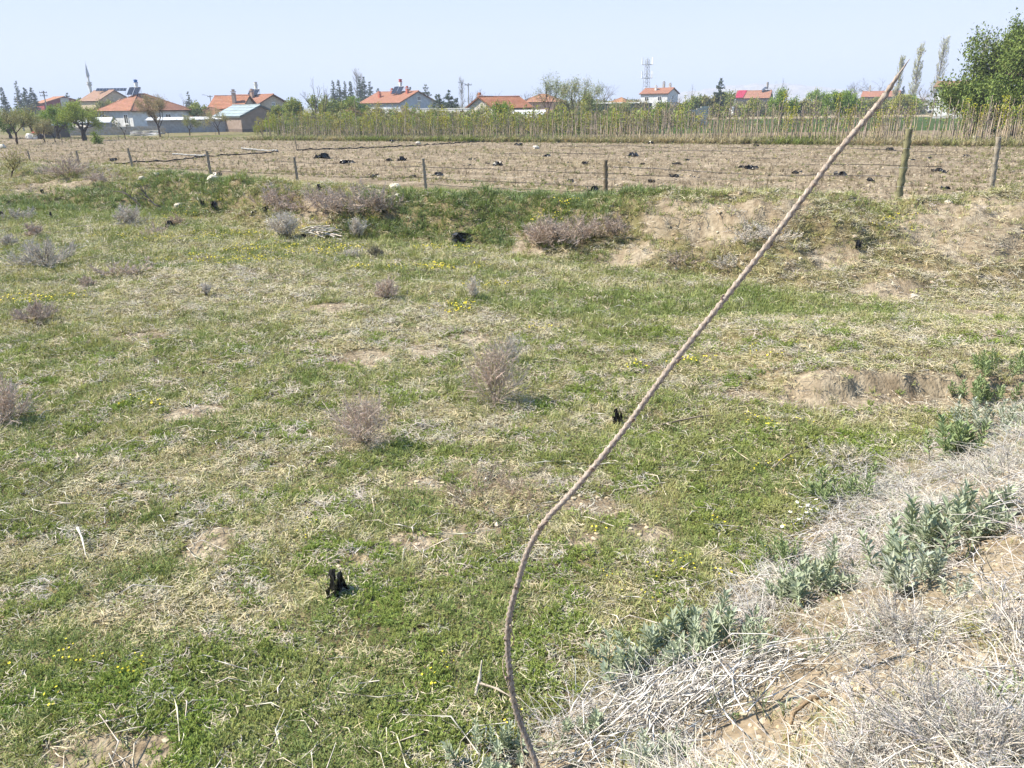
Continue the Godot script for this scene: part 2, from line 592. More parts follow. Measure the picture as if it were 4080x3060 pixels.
func herb(leaves: int, ln: float) -> ArrayMesh:
	var s := Shape.new()
	for i in leaves:
		var a := rng.randf() * TAU
		var tilt := rng.randf_range(0.5, 1.45)
		var d := Vector3(cos(a) * sin(tilt), cos(tilt), sin(a) * sin(tilt))
		var p := Vector3(rng.randf_range(-0.04, 0.04), rng.randf() * 0.025, rng.randf_range(-0.04, 0.04))
		s.leaf(p, d, aim(0.6), ln * rng.randf_range(0.6, 1.2), ln * rng.randf_range(0.25, 0.45), tint(Color.WHITE, 0.25))
	return s.mesh()


func dead_mat(blades: int, ln: float, w: float, lift: float) -> ArrayMesh:
	var s := Shape.new()
	for i in blades:
		var a := rng.randf() * TAU
		var p := Vector3(rng.randf_range(-0.06, 0.06), rng.randf() * lift, rng.randf_range(-0.06, 0.06))
		var l := ln * rng.randf_range(0.4, 1.2)
		var d := Vector3(cos(a), rng.randf_range(-0.05, 0.45), sin(a)).normalized()
		var b := rng.randf_range(-0.8, 0.8)
		var d2 := d.rotated(Vector3.UP, b) + Vector3(0, rng.randf_range(-0.45, 0.1), 0)
		var side := Vector3(-d.z, rng.randf_range(-0.5, 0.5), d.x).normalized() * w * 0.5 * rng.randf_range(0.6, 1.4)
		var mid := p + d * l * 0.5
		var col := tint(Color.WHITE, 0.3)
		s.quad(p - side, p + side, mid + side, mid - side, col)
		s.tri(mid - side, mid + side, mid + d2 * l * 0.5, col)
	return s.mesh()


func straw_bits(count: int, ln: float, w: float) -> ArrayMesh:
	var s := Shape.new()
	for i in count:
		var a := rng.randf() * TAU
		var l := ln * rng.randf_range(0.25, 1.1)
		var p := Vector3(rng.randf_range(-0.07, 0.07), 0.008 + rng.randf() * 0.03, rng.randf_range(-0.07, 0.07))
		var d := Vector3(cos(a), rng.randf_range(-0.12, 0.22), sin(a)).normalized()
		var r := w * 0.5 * rng.randf_range(0.6, 1.3)
		var mid := p + d * l * 0.5 + Vector3(rng.randf_range(-0.1, 0.1), rng.randf_range(-0.02, 0.08), rng.randf_range(-0.1, 0.1)) * l
		s.tube(PackedVector3Array([p, mid, p + d * l]), PackedFloat32Array([r, r * 0.9, r * 0.7]), 3, tint(Color.WHITE, 0.2), false)
	return s.mesh()


func brush_tuft(count: int, ln: float, w: float, rise: float) -> ArrayMesh:   # fine dry stems arching out of one foot
	var s := Shape.new()
	for i in count:
		var a := rng.randf() * TAU
		var p := Vector3(rng.randf_range(-0.05, 0.05), -0.004, rng.randf_range(-0.05, 0.05))
		var l := ln * rng.randf_range(0.4, 1.15)
		var d := Vector3(cos(a), rise * rng.randf_range(0.2, 1.6), sin(a)).normalized()
		var side := d.cross(Vector3(rng.randf() - 0.5, rng.randf(), rng.randf() - 0.5)).normalized() * w * 0.5
		var col := tint(Color.WHITE, 0.2)
		var q := p
		for k in 3:
			var e := q + d * l / 3.0
			s.quad(q - side, q + side, e + side * 0.85, e - side * 0.85, col)
			if rng.randf() < 0.5:
				var tw := (d + aim(2.0) * 0.9).normalized() * l * 0.22
				s.sliver(e, e + tw, w * 0.8, side.normalized(), col)
			q = e
			side *= 0.85
			d = (d + Vector3(rng.randf_range(-0.3, 0.3), -0.28, rng.randf_range(-0.3, 0.3))).normalized()
	return s.mesh()


func flower_spray(count: int, high: float, size: float, spread: float) -> Array:
	var stems := Shape.new()
	var heads := Shape.new()
	for i in count:
		var foot := Vector3(rng.randf_range(-spread, spread), 0, rng.randf_range(-spread, spread))
		var top := foot + Vector3(rng.randf_range(-0.03, 0.03), high * rng.randf_range(0.6, 1.1), rng.randf_range(-0.03, 0.03))
		stems.sliver(foot, top, 0.004, Vector3(1, 0, 0), Color.WHITE, false)
		var up := aim(0.7)
		var e := up.cross(Vector3(0.3, 0.1, 0.9)).normalized()
		var f := up.cross(e)
		var col := tint(Color.WHITE, 0.12)
		for k in 5:
			var a := TAU * k / 5.0
			var d := e * cos(a) + f * sin(a)
			var sd := e * -sin(a) + f * cos(a)
			heads.tri(top, top + d * size + sd * size * 0.55 + up * size * 0.3, top + d * size - sd * size * 0.55 + up * size * 0.3, col)
	return [stems.mesh(), heads.mesh()]


func lump(rough: float, rings := 3, sides := 6) -> ArrayMesh:   # an irregular clod or stone, about one across
	var s := Shape.new()
	var pts := []
	for j in rings + 1:
		var row := []
		var th := PI * j / rings
		var r0 := rng.randf_range(1.0 - rough, 1.0 + rough)
		for k in sides:
			var ph := TAU * k / sides
			var r := 0.5 * (r0 if j == 0 or j == rings else rng.randf_range(1.0 - rough, 1.0 + rough))
			row.append(Vector3(sin(th) * cos(ph), cos(th), sin(th) * sin(ph)) * r)
		pts.append(row)
	for j in rings:
		for k in sides:
			var l := (k + 1) % sides
			var col := tint(Color.WHITE, 0.06)
			s.face3(pts[j][k], pts[j][l], pts[j + 1][l], Vector3.ZERO, col)
			s.face3(pts[j][k], pts[j + 1][l], pts[j + 1][k], Vector3.ZERO, col)
	return s.mesh()


func place(x: float, z: float, size: float, flat := 1.0, sink := 0.0) -> Transform3D:
	var b := Basis(Vector3.UP, rng.randf() * TAU).scaled(Vector3(size, size * flat, size))
	var lean := Basis(Vector3(rng.randf_range(-1, 1), 0, rng.randf_range(-1, 1)).normalized(), rng.randf() * 0.2)
	return Transform3D(lean * b, Vector3(x, ground_height(x, z) - sink, z))


var bag := {}      # kind -> variant -> [transforms, colours]

func drop(kind: String, variants: int, t: Transform3D, c: Color) -> void:
	var v := rng.randi() % variants
	if not bag.has(kind):
		bag[kind] = {}
	if not bag[kind].has(v):
		bag[kind][v] = [[], PackedColorArray()]
	bag[kind][v][0].append(t)
	bag[kind][v][1].append(c)


func pour(kind: String, called: String, label: String, category: String, meshes: Array, m: Material, piece: String) -> void:
	if not bag.has(kind):
		return
	var o := stuff(called, label, category)
	for v in bag[kind]:
		copies(piece, o, meshes[v], m, bag[kind][v][0], bag[kind][v][1])


func mix3(a: Color, b: Color, t: float) -> Color:
	return a.lerp(b, clampf(t, 0, 1))


# bare cream soil left open on the near bank
var open_soil := [[1.17, -2.46, 0.22, 0.22], [0.93, -2.03, 0.28, 0.14], [1.56, -3.10, 0.14, 0.14], [1.82, -2.55, 0.22, 0.10], [1.23, -2.08, 0.16, 0.14]]


func scatter_meadow() -> void:
	var green := Color(0.205, 0.25, 0.08)
	var olive := Color(0.345, 0.345, 0.15)
	var bright := Color(0.235, 0.305, 0.07)
	var tan_ := Color(0.45, 0.395, 0.24)
	var grey := Color(0.44, 0.40, 0.33)
	var blue := Color(0.19, 0.245, 0.11)
	var d := 1.3
	var total := 0
	while d < 46.0:
		var s := 0.021 + 0.0040 * d
		var half := 0.70 * d + 2.6
		var big := clampf(s / 0.045, 0.8, 2.1)
		var x := -half
		while x < half:
			x += s
			var px := x + rng.randf_range(-s, s) * 0.6
			var pz := -d + rng.randf_range(-s, s) * 0.6
			if pz > -0.9:
				continue
			var t := bank_share(px, pz)
			if t > 1.25:
				continue
			var q := near_bank(px, pz)
			if q > 1.75 and pz > -1.2:
				continue
			var n1 := noise_a.get_noise_2d(px * 16.0, pz * 16.0)
			var n2 := noise_b.get_noise_2d(px * 34.0 + 90.0, pz * 34.0)
			var n3 := noise_d.get_noise_2d(px * 4.0, pz * 4.0)
			var bare := blob(bare_spots, px, pz)
			var dry := blob(dry_spots, px, pz)
			var lush := blob(lush_spots, px, pz)
			var yel := blob(flower_spots, px, pz)
			if bare + 0.45 * n2 + 0.2 * n1 > 0.40 and rng.randf() < (0.88 if t < 0.1 else 0.72):
				if rng.randf() < 0.12:
					drop("clod", 4, place(px, pz, rng.randf_range(0.01, 0.045), 0.7), tint(Color(0.43, 0.355, 0.25), 0.12))
				continue
			total += 1
			if q > 0.05:   # the near bank: straw, clods and few greens
				var open := blob(open_soil, px, pz)
				var brushy := clampf(0.55 + 1.2 * n1 + 0.6 * n2 - 1.3 * open, 0.0, 1.0)
				if rng.randf() < 0.17 * brushy:
					drop("brush", 5, place(px, pz, rng.randf_range(0.6, 1.2)), tint(Color(0.46, 0.43, 0.385), 0.2))
					continue
				if rng.randf() < 0.10 * brushy and n2 > 0.0:
					drop("sprout", 4, place(px, pz, rng.randf_range(0.5, 1.0)), tint(Color(0.30, 0.34, 0.20), 0.2))
					continue
				var r := rng.randf()
				if r < 0.16 * (1.0 if n1 > -0.1 else 0.4):
					drop("mat", 5, place(px, pz, big * rng.randf_range(0.7, 1.3)), tint(Color(0.40, 0.365, 0.31), 0.18))
				elif r < 0.24:
					drop("straw", 5, place(px, pz, big * rng.randf_range(0.7, 1.5)), tint(Color(0.48, 0.445, 0.385), 0.2))
				elif r < 0.24 + 0.16 * clampf(0.5 + n1 * 2.0, 0, 1):
					drop("grass", 5, place(px, pz, big * rng.randf_range(0.6, 1.2)), tint(mix3(olive, tan_, 0.5 + n2), 0.15))
				elif r < 0.44:
					drop("clod", 4, place(px, pz, rng.randf_range(0.008, 0.035), 0.7), tint(Color(0.48, 0.405, 0.29), 0.12))
				elif r < 0.48 and q < 0.8:
					drop("rosette", 5, place(px, pz, big * rng.randf_range(0.6, 1.0)), tint(blue, 0.2))
				continue
			var on_bank := soft(0.0, 0.2, t)
			var streak := sin((px * 0.8 + pz * 0.6) * 9.6 + 2.2 * n3) * (0.22 if px < 0.8 else 0.08)
			var dryness := clampf(0.40 + 0.32 * n3 + 0.45 * n1 + 0.45 * n2 + rng.randf_range(-0.2, 0.2) + streak + 0.9 * dry - 1.0 * lush + 0.12 * on_bank, 0.0, 1.0)
			if on_bank > 0.5 and px > 1.5 and lush < 0.2:
				dryness = clampf(dryness + 0.2, 0, 1)
				if rng.randf() < 0.22:
					if rng.randf() < 0.3:
						drop("clod", 4, place(px, pz, rng.randf_range(0.02, 0.09), 0.7), tint(Color(0.43, 0.355, 0.25), 0.12))
					continue
			var r := rng.randf()
			var p_mat := 0.08 + 0.28 * dryness
			var p_straw := 0.03 + 0.09 * dryness
			var p_none := 0.02 + 0.10 * dryness
			if r < p_none:
				continue
			r -= p_none
			if r < p_straw:
				drop("straw", 5, place(px, pz, big * rng.randf_range(0.7, 1.6)), tint(Color(0.56, 0.51, 0.40), 0.2))
				continue
			r -= p_straw
			if r < p_mat:
				drop("mat", 5, place(px, pz, big * rng.randf_range(0.7, 1.25)), tint(tan_.lerp(grey, clampf(0.4 + n2 + rng.randf_range(-0.3, 0.3), 0, 1)), 0.18))
				continue
			var c := mix3(green, olive, 0.35 + 1.1 * n1 + 0.7 * dryness - 0.5 * lush + rng.randf_range(-0.25, 0.25))
			if d < 9.0 and n2 + 0.25 * n1 + 0.3 * lush > 0.12:
				drop("rosette", 5, place(px, pz, minf(big, 1.3) * rng.randf_range(0.75, 1.35)), tint(bright.lerp(olive, clampf(0.3 - n1, 0, 0.7)), 0.18))
			elif rng.randf() < 0.30:
				drop("herb", 4, place(px, pz, big * rng.randf_range(0.7, 1.2)), tint(c, 0.22))
			elif on_bank > 0.3 and lush > 0.1:
				drop("tall", 4, place(px, pz, big * rng.randf_range(0.6, 1.0)), tint(mix3(blue, green, 0.5 + n1), 0.2))
			else:
				drop("grass", 5, place(px, pz, big * rng.randf_range(0.7, 1.25) * (1.0 - 0.35 * dry)), tint(mix3(c, tan_, dryness * 0.48 + n2 * 0.3), 0.2))
			if yel > 0.0 and rng.randf() < 0.20 * yel * (0.5 + n2 + 0.4) * clampf(d * d / 60.0, 0.10, 2.2):
				drop("flower", 3, place(px, pz, clampf(big, 0.8, 1.5)), Color.WHITE)
			elif d < 4.5 and q > -1.6 and px > -0.4 and rng.randf() < 0.005:
				drop("flower", 3, place(px, pz, 0.7), Color.WHITE)
		d += s
	print("meadow ", total)
	# straws and stems lying about the meadow, longer than the matted litter
	for i in 2600:
		var dd := 2.0 + 16.0 * pow(rng.randf(), 1.4)
		var xx := rng.randf_range(-1, 1) * (0.7 * dd + 1.0)
		if near_bank(xx, -dd) > 0.3 or bank_share(xx, -dd) > 0.1 or noise_a.get_noise_2d(xx * 9.0 + 200.0, -dd * 9.0) < -0.12:
			continue
		drop("stalk", 6, place(xx, -dd, rng.randf_range(0.6, 1.5)), tint(Color(0.58, 0.53, 0.43), 0.2))


func scatter_field() -> void:
	var d := 13.0
	while d < 92.0:
		var s := 0.045 + 0.0058 * d
		var half := 0.70 * d + 2.0
		var x := -half
		while x < half:
			x += s
			var px := x + rng.randf_range(-s, s) * 0.6
			var pz := -d + rng.randf_range(-s, s) * 0.6
			var b := behind_fence(px, pz)
			if bank_share(px, pz) < 1.1 or b < -0.6 or b > 34.0:
				continue
			var n := noise_d.get_noise_2d(px * 1.6, pz * 1.6)
			var n2 := noise_a.get_noise_2d(px * 7.0, pz * 7.0)
			var ridge_row := 0.3 + 2.0 * pow(0.5 + 0.5 * sin(b * TAU / 1.7 + 0.5 * n2), 4.0)
			var r := rng.randf()
			var edge := 1.0 if b < 0.7 or b > 24.5 else 0.0
			var right_green := soft(7.0, 11.0, px - (-pz - 15.0) * 0.62)
			var weed := clampf(0.07 + 0.30 * (maxf(n, 0.0)) * ridge_row + 0.4 * n2 * maxf(n, 0.0) + 0.5 * edge + 0.55 * right_green, 0, 0.85)
			if r < weed * 0.8:
				drop("field_weed", 4, place(px, pz, rng.randf_range(0.5, 1.1) * (1.0 + 0.012 * d)), tint(Color(0.17, 0.20, 0.065).lerp(Color(0.33, 0.29, 0.15), clampf(rng.randf() * (0.9 - 0.5 * right_green), 0, 1)), 0.2))
			elif r < weed * 0.8 + 0.20 * ridge_row:
				drop("stub", 4, place(px, pz, rng.randf_range(0.6, 1.2)), tint(Color(0.30, 0.24, 0.16), 0.3))
			elif r < weed * 0.8 + 0.48:
				drop("field_clod", 4, place(px, pz, rng.randf_range(0.02, 0.085) * (1.0 + 0.010 * d), 0.6), tint(Color(0.37, 0.305, 0.22), 0.14))
			elif r < weed * 0.8 + 0.62:
				drop("field_straw", 5, place(px, pz, rng.randf_range(0.8, 1.6)), tint(Color(0.50, 0.43, 0.31), 0.25))
		d += s


func pour_ground_cover() -> void:
	var grass := []
	var mat := []
	var rosette := []
	var straw := []
	for i in 5:
		grass.append(grass_tuft(20, 0.058 + 0.010 * i, 0.0052, 1.3))
		mat.append(dead_mat(22, 0.08, 0.0038, 0.03))
		rosette.append(feathery_rosette(11, 0.06, 0.0085))
		straw.append(straw_bits(6, 0.085, 0.0034))
	pour("grass", "meadow_grass", "short olive green grass covering the meadow", "grass", grass, mats.leaf, "tuft")
	pour("mat", "dead_grass", "matted dead tan grass between the green tufts", "dead grass", mat, mats.straw, "tuft")
	pour("rosette", "feathery_weeds", "low bright green feathery weeds in the meadow", "weeds", rosette, mats.leaf, "weed")
	pour("straw", "straw_litter", "short pale straw bits strewn over the turf", "straw", straw, mats.straw, "straw")
	var brush := []
	for i in 5:
		brush.append(brush_tuft(26, 0.17 + 0.02 * i, 0.0026, 0.55))
	pour("brush", "bank_brush", "fine pale grey dry brush covering the near bank", "brush", brush, mats.straw, "brush_tuft")
	var sprouts := []
	for i in 4:
		sprouts.append(grass_tuft(12, 0.09 + 0.02 * i, 0.008, 0.9))
	pour("sprout", "bank_sprouts", "dull grey green sprouts between the brush of the near bank", "weeds", sprouts, mats.leaf, "sprout")
	var herbs := []
	var tall := []
	for i in 4:
		herbs.append(herb(18, 0.028))
		tall.append(grass_tuft(20, 0.10 + 0.015 * i, 0.008, 1.1))
	pour("herb", "leafy_weeds", "small leafy green weeds in the meadow", "weeds", herbs, mats.leaf, "weed")
	pour("tall", "bank_grass", "tall dark green grass on the fence bank", "grass", tall, mats.leaf, "tuft")
	var stems := []
	var heads := []
	for i in 3:
		var f := flower_spray(4 + i, 0.06, 0.0058 + 0.0012 * i, 0.08)
		stems.append(f[0])
		heads.append(f[1])
	var o := stuff("yellow_flowers", "small yellow wildflowers growing in patches in the meadow", "flowers")
	if bag.has("flower"):
		for v in bag["flower"]:
			var xf: Array = bag["flower"][v][0]
			var cs := PackedColorArray()
			var cy := PackedColorArray()
			for i in xf.size():
				cs.append(Color(0.15, 0.22, 0.05))
				cy.append(tint(Color(0.74, 0.60, 0.05), 0.2))
			copies("stalk", o, stems[v], mats.leaf, xf, cs)
			copies("flower_head", o, heads[v], mats.petal, xf, cy)
	var stalks := []
	for i in 6:
		var s := Shape.new()
		var l := rng.randf_range(0.12, 0.30)
		var bend := rng.randf_range(-0.25, 0.25) * l
		s.tube(PackedVector3Array([Vector3(-l / 2, 0.015, 0), Vector3(0, 0.025 + 0.02 * rng.randf(), bend), Vector3(l / 2, 0.012, 0)]), PackedFloat32Array([0.003, 0.0028, 0.0018]), 4, Color.WHITE)
		if i % 2 == 0:
			s.tube(PackedVector3Array([Vector3(0, 0.025, bend), Vector3(l * 0.25, 0.04, bend + l * 0.25)]), PackedFloat32Array([0.0022, 0.0012]), 3, Color.WHITE)
		stalks.append(s.mesh())
	pour("stalk", "fallen_stalks", "pale dry stalks lying about on the turf", "stalks", stalks, mats.straw, "stalk")
	var clods := []
	for i in 4:
		clods.append(lump(0.25))
	pour("clod", "soil_crumbs", "crumbs of pale soil on the bare patches", "soil", clods, mats.clod, "crumb")
	pour("field_clod", "field_clods", "clods of dry brown soil on the bare field", "soil", clods, mats.clod, "clod")
	var stubs := []
	for i in 4:
		var s := Shape.new()
		for k in 3:
			var p := Vector3(rng.randf_range(-0.04, 0.04), -0.01, rng.randf_range(-0.04, 0.04))
			var e := p + aim(0.5) * rng.randf_range(0.08, 0.2)
			s.tube(PackedVector3Array([p, e]), PackedFloat32Array([0.006, 0.003]), 3, Color.WHITE, false)
			s.tube(PackedVector3Array([p.lerp(e, 0.5), p.lerp(e, 0.5) + aim(1.2) * 0.07]), PackedFloat32Array([0.004, 0.002]), 3, Color.WHITE, false)
		stubs.append(s.mesh())
	pour("stub", "crop_stubble", "dry brown crop stubs standing in rows on the field", "stubble", stubs, mats.twig, "stub")
	var weeds := []
	for i in 4:
		weeds.append(grass_tuft(14, 0.10, 0.011, 1.2))
	pour("field_weed", "field_weeds", "scattered small green weeds on the bare field", "weeds", weeds, mats.leaf, "weed")
	pour("field_straw", "field_straw", "dry straw scattered over the bare field", "straw", straw, mats.straw, "straw")


# ---------------------------------------------------------------- dry bushes, plants and sticks

func dry_bush(called: String, label: String, at: Vector3, wide: float, high: float, col: Color, style := 0, dense := 1.0) -> void:
	# style 0: round tumbleweed, 1: a low sprawl, 2: an upright broom
	var t := thing(called, label, "dry bush", at, 0.0, "dry bushes in the meadow")
	var stems := Shape.new()
	var twigs := Shape.new()
	var n := int(24 * dense)
	high *= 0.84
	wide *= 1.12
	var far := clampf(at.length() / 8.0, 0.5, 2.4)
	var tw := 0.0042 * far
	for i in n:
		var a := rng.randf() * TAU
		var tilt := rng.randf_range(0.1, 1.45) if style == 0 else rng.randf_range(0.7, 1.55) if style == 1 else rng.randf_range(0.0, 0.75)
		var d := Vector3(sin(tilt) * cos(a) * wide * 0.5, cos(tilt) * high + 0.02, sin(tilt) * sin(a) * wide * 0.5)
		if style == 1:
			d.y = high * rng.randf_range(0.3, 1.0)
		d *= rng.randf_range(0.75, 1.08)
		var foot := Vector3(rng.randf_range(-1, 1) * wide * 0.06, -0.02, rng.randf_range(-1, 1) * wide * 0.06)
		if style == 1:
			foot = Vector3(rng.randf_range(-1, 1) * wide * 0.35, -0.02, rng.randf_range(-1, 1) * wide * 0.16)
			d.x *= 0.5
		var mid := foot + d * 0.5 + Vector3(0, high * 0.08, 0)
		stems.tube(PackedVector3Array([foot, mid, foot + d]), PackedFloat32Array([tw * 0.9, tw * 0.7, tw * 0.3]), 3, tint(col * 0.9, 0.15), false)
		for k in int(9 * sqrt(dense)):
			var u := rng.randf_range(0.25, 1.0)
			var p := foot.lerp(mid, u * 2.0) if u < 0.5 else mid.lerp(foot + d, u * 2.0 - 1.0)
			var e := (d.normalized() + aim(2.2) * 0.95).normalized() * high * rng.randf_range(0.16, 0.4)
			var c := tint(col, 0.25)
			twigs.sliver(p, p + e, tw, e.cross(Vector3(rng.randf(), rng.randf(), rng.randf())).normalized(), c, false)
			for m in 5:
				var p2 := p + e * rng.randf_range(0.3, 1.0)
				var e2 := (e.normalized() * 0.7 + aim(2.6)).normalized() * high * rng.randf_range(0.06, 0.17)
				twigs.sliver(p2, p2 + e2, tw * 0.9, e2.cross(Vector3(rng.randf(), rng.randf(), rng.randf())).normalized(), tint(col, 0.28))
				if rng.randf() < 0.6:
					var b := p2 + e2
					var sz := tw * 1.5
					twigs.tri(b, b + aim(3.0) * sz, b + aim(3.0) * sz, tint(col * 1.1, 0.2))
	part("stems", stems, mats.twig, t)
	part("twigs", twigs, mats.twig, t)


func leafy_shoot(high: float, pairs: int, ln: float) -> ArrayMesh:
	var s := Shape.new()
	var lean := aim(0.35)
	s.tube(PackedVector3Array([Vector3(0, -0.02, 0), lean * high * 0.5, lean * high]), PackedFloat32Array([0.0035, 0.003, 0.0015]), 4, Color(0.85, 0.92, 0.85), false)
	for k in pairs:
		var u := 0.25 + 0.75 * (k + 0.5) / pairs
		var p := lean * high * u
		var turn := k * 1.57 + rng.randf_range(-0.4, 0.4)
		for sg in [0.0, PI]:
			var a: float = turn + sg + rng.randf_range(-0.3, 0.3)
			var tilt := rng.randf_range(0.75, 1.25) * (1.15 - 0.6 * u)
			var d := Vector3(cos(a) * sin(tilt), cos(tilt), sin(a) * sin(tilt))
			var up := (Vector3.UP - d * d.y).normalized()
			s.leaf(p, d, up, ln * rng.randf_range(0.75, 1.1) * (1.1 - 0.35 * u), ln * 0.27, tint(Color.WHITE, 0.16))
	return s.mesh()


var shoots := []

func sage_plant(label: String, at: Vector3, wide: float, high: float, count: int, col: Color) -> void:
	var t := thing("sage_plant", label, "sage plant", at, 0.0, "silvery sage plants on the near bank")
	var m: StandardMaterial3D = mats.leaf.duplicate()
	m.albedo_color = col.linear_to_srgb()
	for i in count:
		var a := rng.randf() * TAU
		var r := sqrt(rng.randf()) * wide * 0.5
		var x := cos(a) * r
		var z := sin(a) * r * 0.8
		var o := part("leafy_shoot", shoots[rng.randi() % shoots.size()], m, t)
		var y := ground_height(at.x + x, at.z + z) - at.y
		var k := high / 0.2 * rng.randf_range(0.7, 1.15)
		var out := Vector3(x, 0, z).normalized() if r > 0.01 else Vector3.RIGHT
		o.transform = Transform3D(Basis(Vector3(out.z, 0, -out.x), rng.randf_range(0.0, 0.6) * r / (wide * 0.5)) * Basis(Vector3.UP, rng.randf() * TAU).scaled(Vector3.ONE * k), Vector3(x, y, z))


var dry_stems := []

func stem_bundle(label: String, at: Vector3, half_x: float, half_z: float, heading: float, scatter: float, count: int, ln: float, lift: float, col: Color) -> void:
	# cut or fallen dry stems lying over one another on the bank
	var t := thing("dry_stem_bundle", label, "dry stems", at, 0.0, "dry stem bundles on the near bank")
	var m: StandardMaterial3D = mats.straw.duplicate()
	m.albedo_color = col.linear_to_srgb()
	for i in count:
		var x := rng.randf_range(-1, 1) * half_x
		var z := rng.randf_range(-1, 1) * half_z
		var o := part("dry_stem", dry_stems[rng.randi() % dry_stems.size()], m, t)
		var y := ground_height(at.x + x, at.z + z) - at.y + 0.012 + lift * rng.randf() * (1.0 - pow(absf(x) / half_x, 2.0))
		var turn := heading + rng.randfn(0.0, scatter)
		var dir := Vector3(cos(turn), 0, -sin(turn))
		var k := ln * rng.randf_range(0.6, 1.25)
		var slope := (ground_height(at.x + x + dir.x * 0.1, at.z + z + dir.z * 0.1) - ground_height(at.x + x - dir.x * 0.1, at.z + z - dir.z * 0.1)) / 0.2
		o.transform = Transform3D(Basis(Vector3.UP, turn) * Basis(Vector3(0, 0, 1), atan(slope) + rng.randf_range(-0.12, 0.16)) * Basis(Vector3(1, 0, 0), rng.randf_range(-0.9, 0.9)).scaled(Vector3(k, k, k)), Vector3(x, y, z))


func make_shared_pieces() -> void:
	for i in 8:
		shoots.append(leafy_shoot(0.15 + 0.012 * i, 9 + i % 3, 0.074))
	for i in 10:
		var s := Shape.new()
		var p := PackedVector3Array()
		var r := PackedFloat32Array()
		var bow := rng.randf_range(-0.30, 0.30)
		var rise := rng.randf_range(0.0, 0.10)
		for k in 6:
			var u := k / 5.0
			p.append(Vector3(u - 0.5, rise * sin(u * PI), bow * sin(u * PI) + rng.randf_range(-0.012, 0.012)))
			r.append(0.0085 * (1.0 - 0.55 * u))
		s.tube(p, r, 4, tint(Color.WHITE, 0.14))
		if i % 3 == 0:
			s.tube(PackedVector3Array([p[3], p[3] + Vector3(0.16, 0.07, 0.1 * signf(bow))]), PackedFloat32Array([0.006, 0.003]), 3, Color.WHITE, false)
		dry_stems.append(s.mesh())


func make_stick() -> void:
	var t := thing("bent_stick", "long bare curved stick rising diagonally across the view from the bank foot", "stick", Vector3(0.09, 0.05, -2.39))
	var o := t.position
	var path := PackedVector3Array()
	for p in [Vector3(0.09, 0.03, -2.36), Vector3(0.08, 0.10, -2.37), Vector3(0.05, 0.19, -2.40), Vector3(0.00, 0.34, -2.42), Vector3(-0.02, 0.48, -2.43), Vector3(-0.03, 0.64, -2.43), Vector3(-0.02, 0.80, -2.42), Vector3(0.01, 0.94, -2.41), Vector3(0.05, 1.09, -2.40), Vector3(0.11, 1.22, -2.38), Vector3(0.17, 1.30, -2.37), Vector3(0.26, 1.42, -2.36), Vector3(0.37, 1.58, -2.35), Vector3(0.51, 1.81, -2.33), Vector3(0.65, 2.02, -2.31), Vector3(0.80, 2.25, -2.29), Vector3(0.93, 2.46, -2.27), Vector3(1.02, 2.59, -2.25)]:
		path.append(p - o)
	var tip: Vector3 = Vector3(1.08, 2.70, -2.24) - o
	path.append(path[path.size() - 1].lerp(tip, 0.45))
	path.append(path[path.size() - 2].lerp(tip, 0.8))
	path.append(tip)
	# a smoother line through those points
	var curve := Curve3D.new()
	for i in path.size():
		var k := (path[mini(i + 1, path.size() - 1)] - path[maxi(i - 1, 0)]) / 6.0
		curve.add_point(path[i], -k, k)
	var fine := PackedVector3Array()
	var rad := PackedFloat32Array()
	var total := curve.get_baked_length()
	for i in 111:
		var u := i / 110.0
		var wob := Vector3(noise_a.get_noise_2d(u * 300.0, 1.0), noise_a.get_noise_2d(u * 300.0, 50.0), 0) * 0.0016
		fine.append(curve.sample_baked(u * total, true) + wob * (1.0 - u * 0.5))
		var r := lerpf(0.0150, 0.0096, u) * (1.0 + 0.05 * noise_b.get_noise_2d(u * 240.0, 4.0))
		if u > 0.962:
			r *= maxf(0.15, 1.0 - pow((u - 0.962) / 0.038, 1.5))
		rad.append(r)
	var s := Shape.new()
	s.tube(fine, rad, 12, Color(0.50, 0.445, 0.395))
	part("stem", s, mats.stick_bark, t)
	for kn in [[0.17, 1.9], [0.235, 1.7], [0.31, 1.4], [0.402, 2.6], [0.415, 1.25], [0.5, 1.15], [0.58, 1.2], [0.66, 1.25], [0.74, 1.2], [0.80, 1.3], [0.88, 1.15]]:
		var i := int(kn[0] * 110.0)
		var k := Shape.new()
		var side := Vector3(rng.randf_range(-1, 1), rng.randf_range(-0.3, 0.3), rng.randf_range(0.0, 1.0)).normalized()
		var dir := (fine[i + 1] - fine[i]).normalized()
		k.tube(PackedVector3Array([fine[i] - dir * 0.012, fine[i] + side * rad[i] * 0.6, fine[i] + side * rad[i] * kn[1] + dir * 0.012]), PackedFloat32Array([rad[i] * 0.6, rad[i] * 0.8, rad[i] * 0.3]), 7, Color(0.40, 0.33, 0.29))
		part("knot", k, mats.stick_bark, t)
	# a thin dry vine twined round the foot
	var vine := PackedVector3Array()
	var vr := PackedFloat32Array()
	for i in 60:
		var u := 0.01 + 0.24 * i / 59.0
		var j := int(u * 110.0)
		var ang := i * 0.22 + 0.8
		var off := 1.25 + 1.1 * maxf(0.0, sin(i * 0.17))
		vine.append(fine[j].lerp(fine[j + 1], fposmod(u * 110.0, 1.0)) + Vector3(cos(ang), 0.1 * sin(ang * 2.0), sin(ang)) * rad[j] * off)
		vr.append(0.0032)
	var vs := Shape.new()
	vs.tube(vine, vr, 5, Color(0.40, 0.33, 0.25))
	part("vine", vs, mats.twig, t)


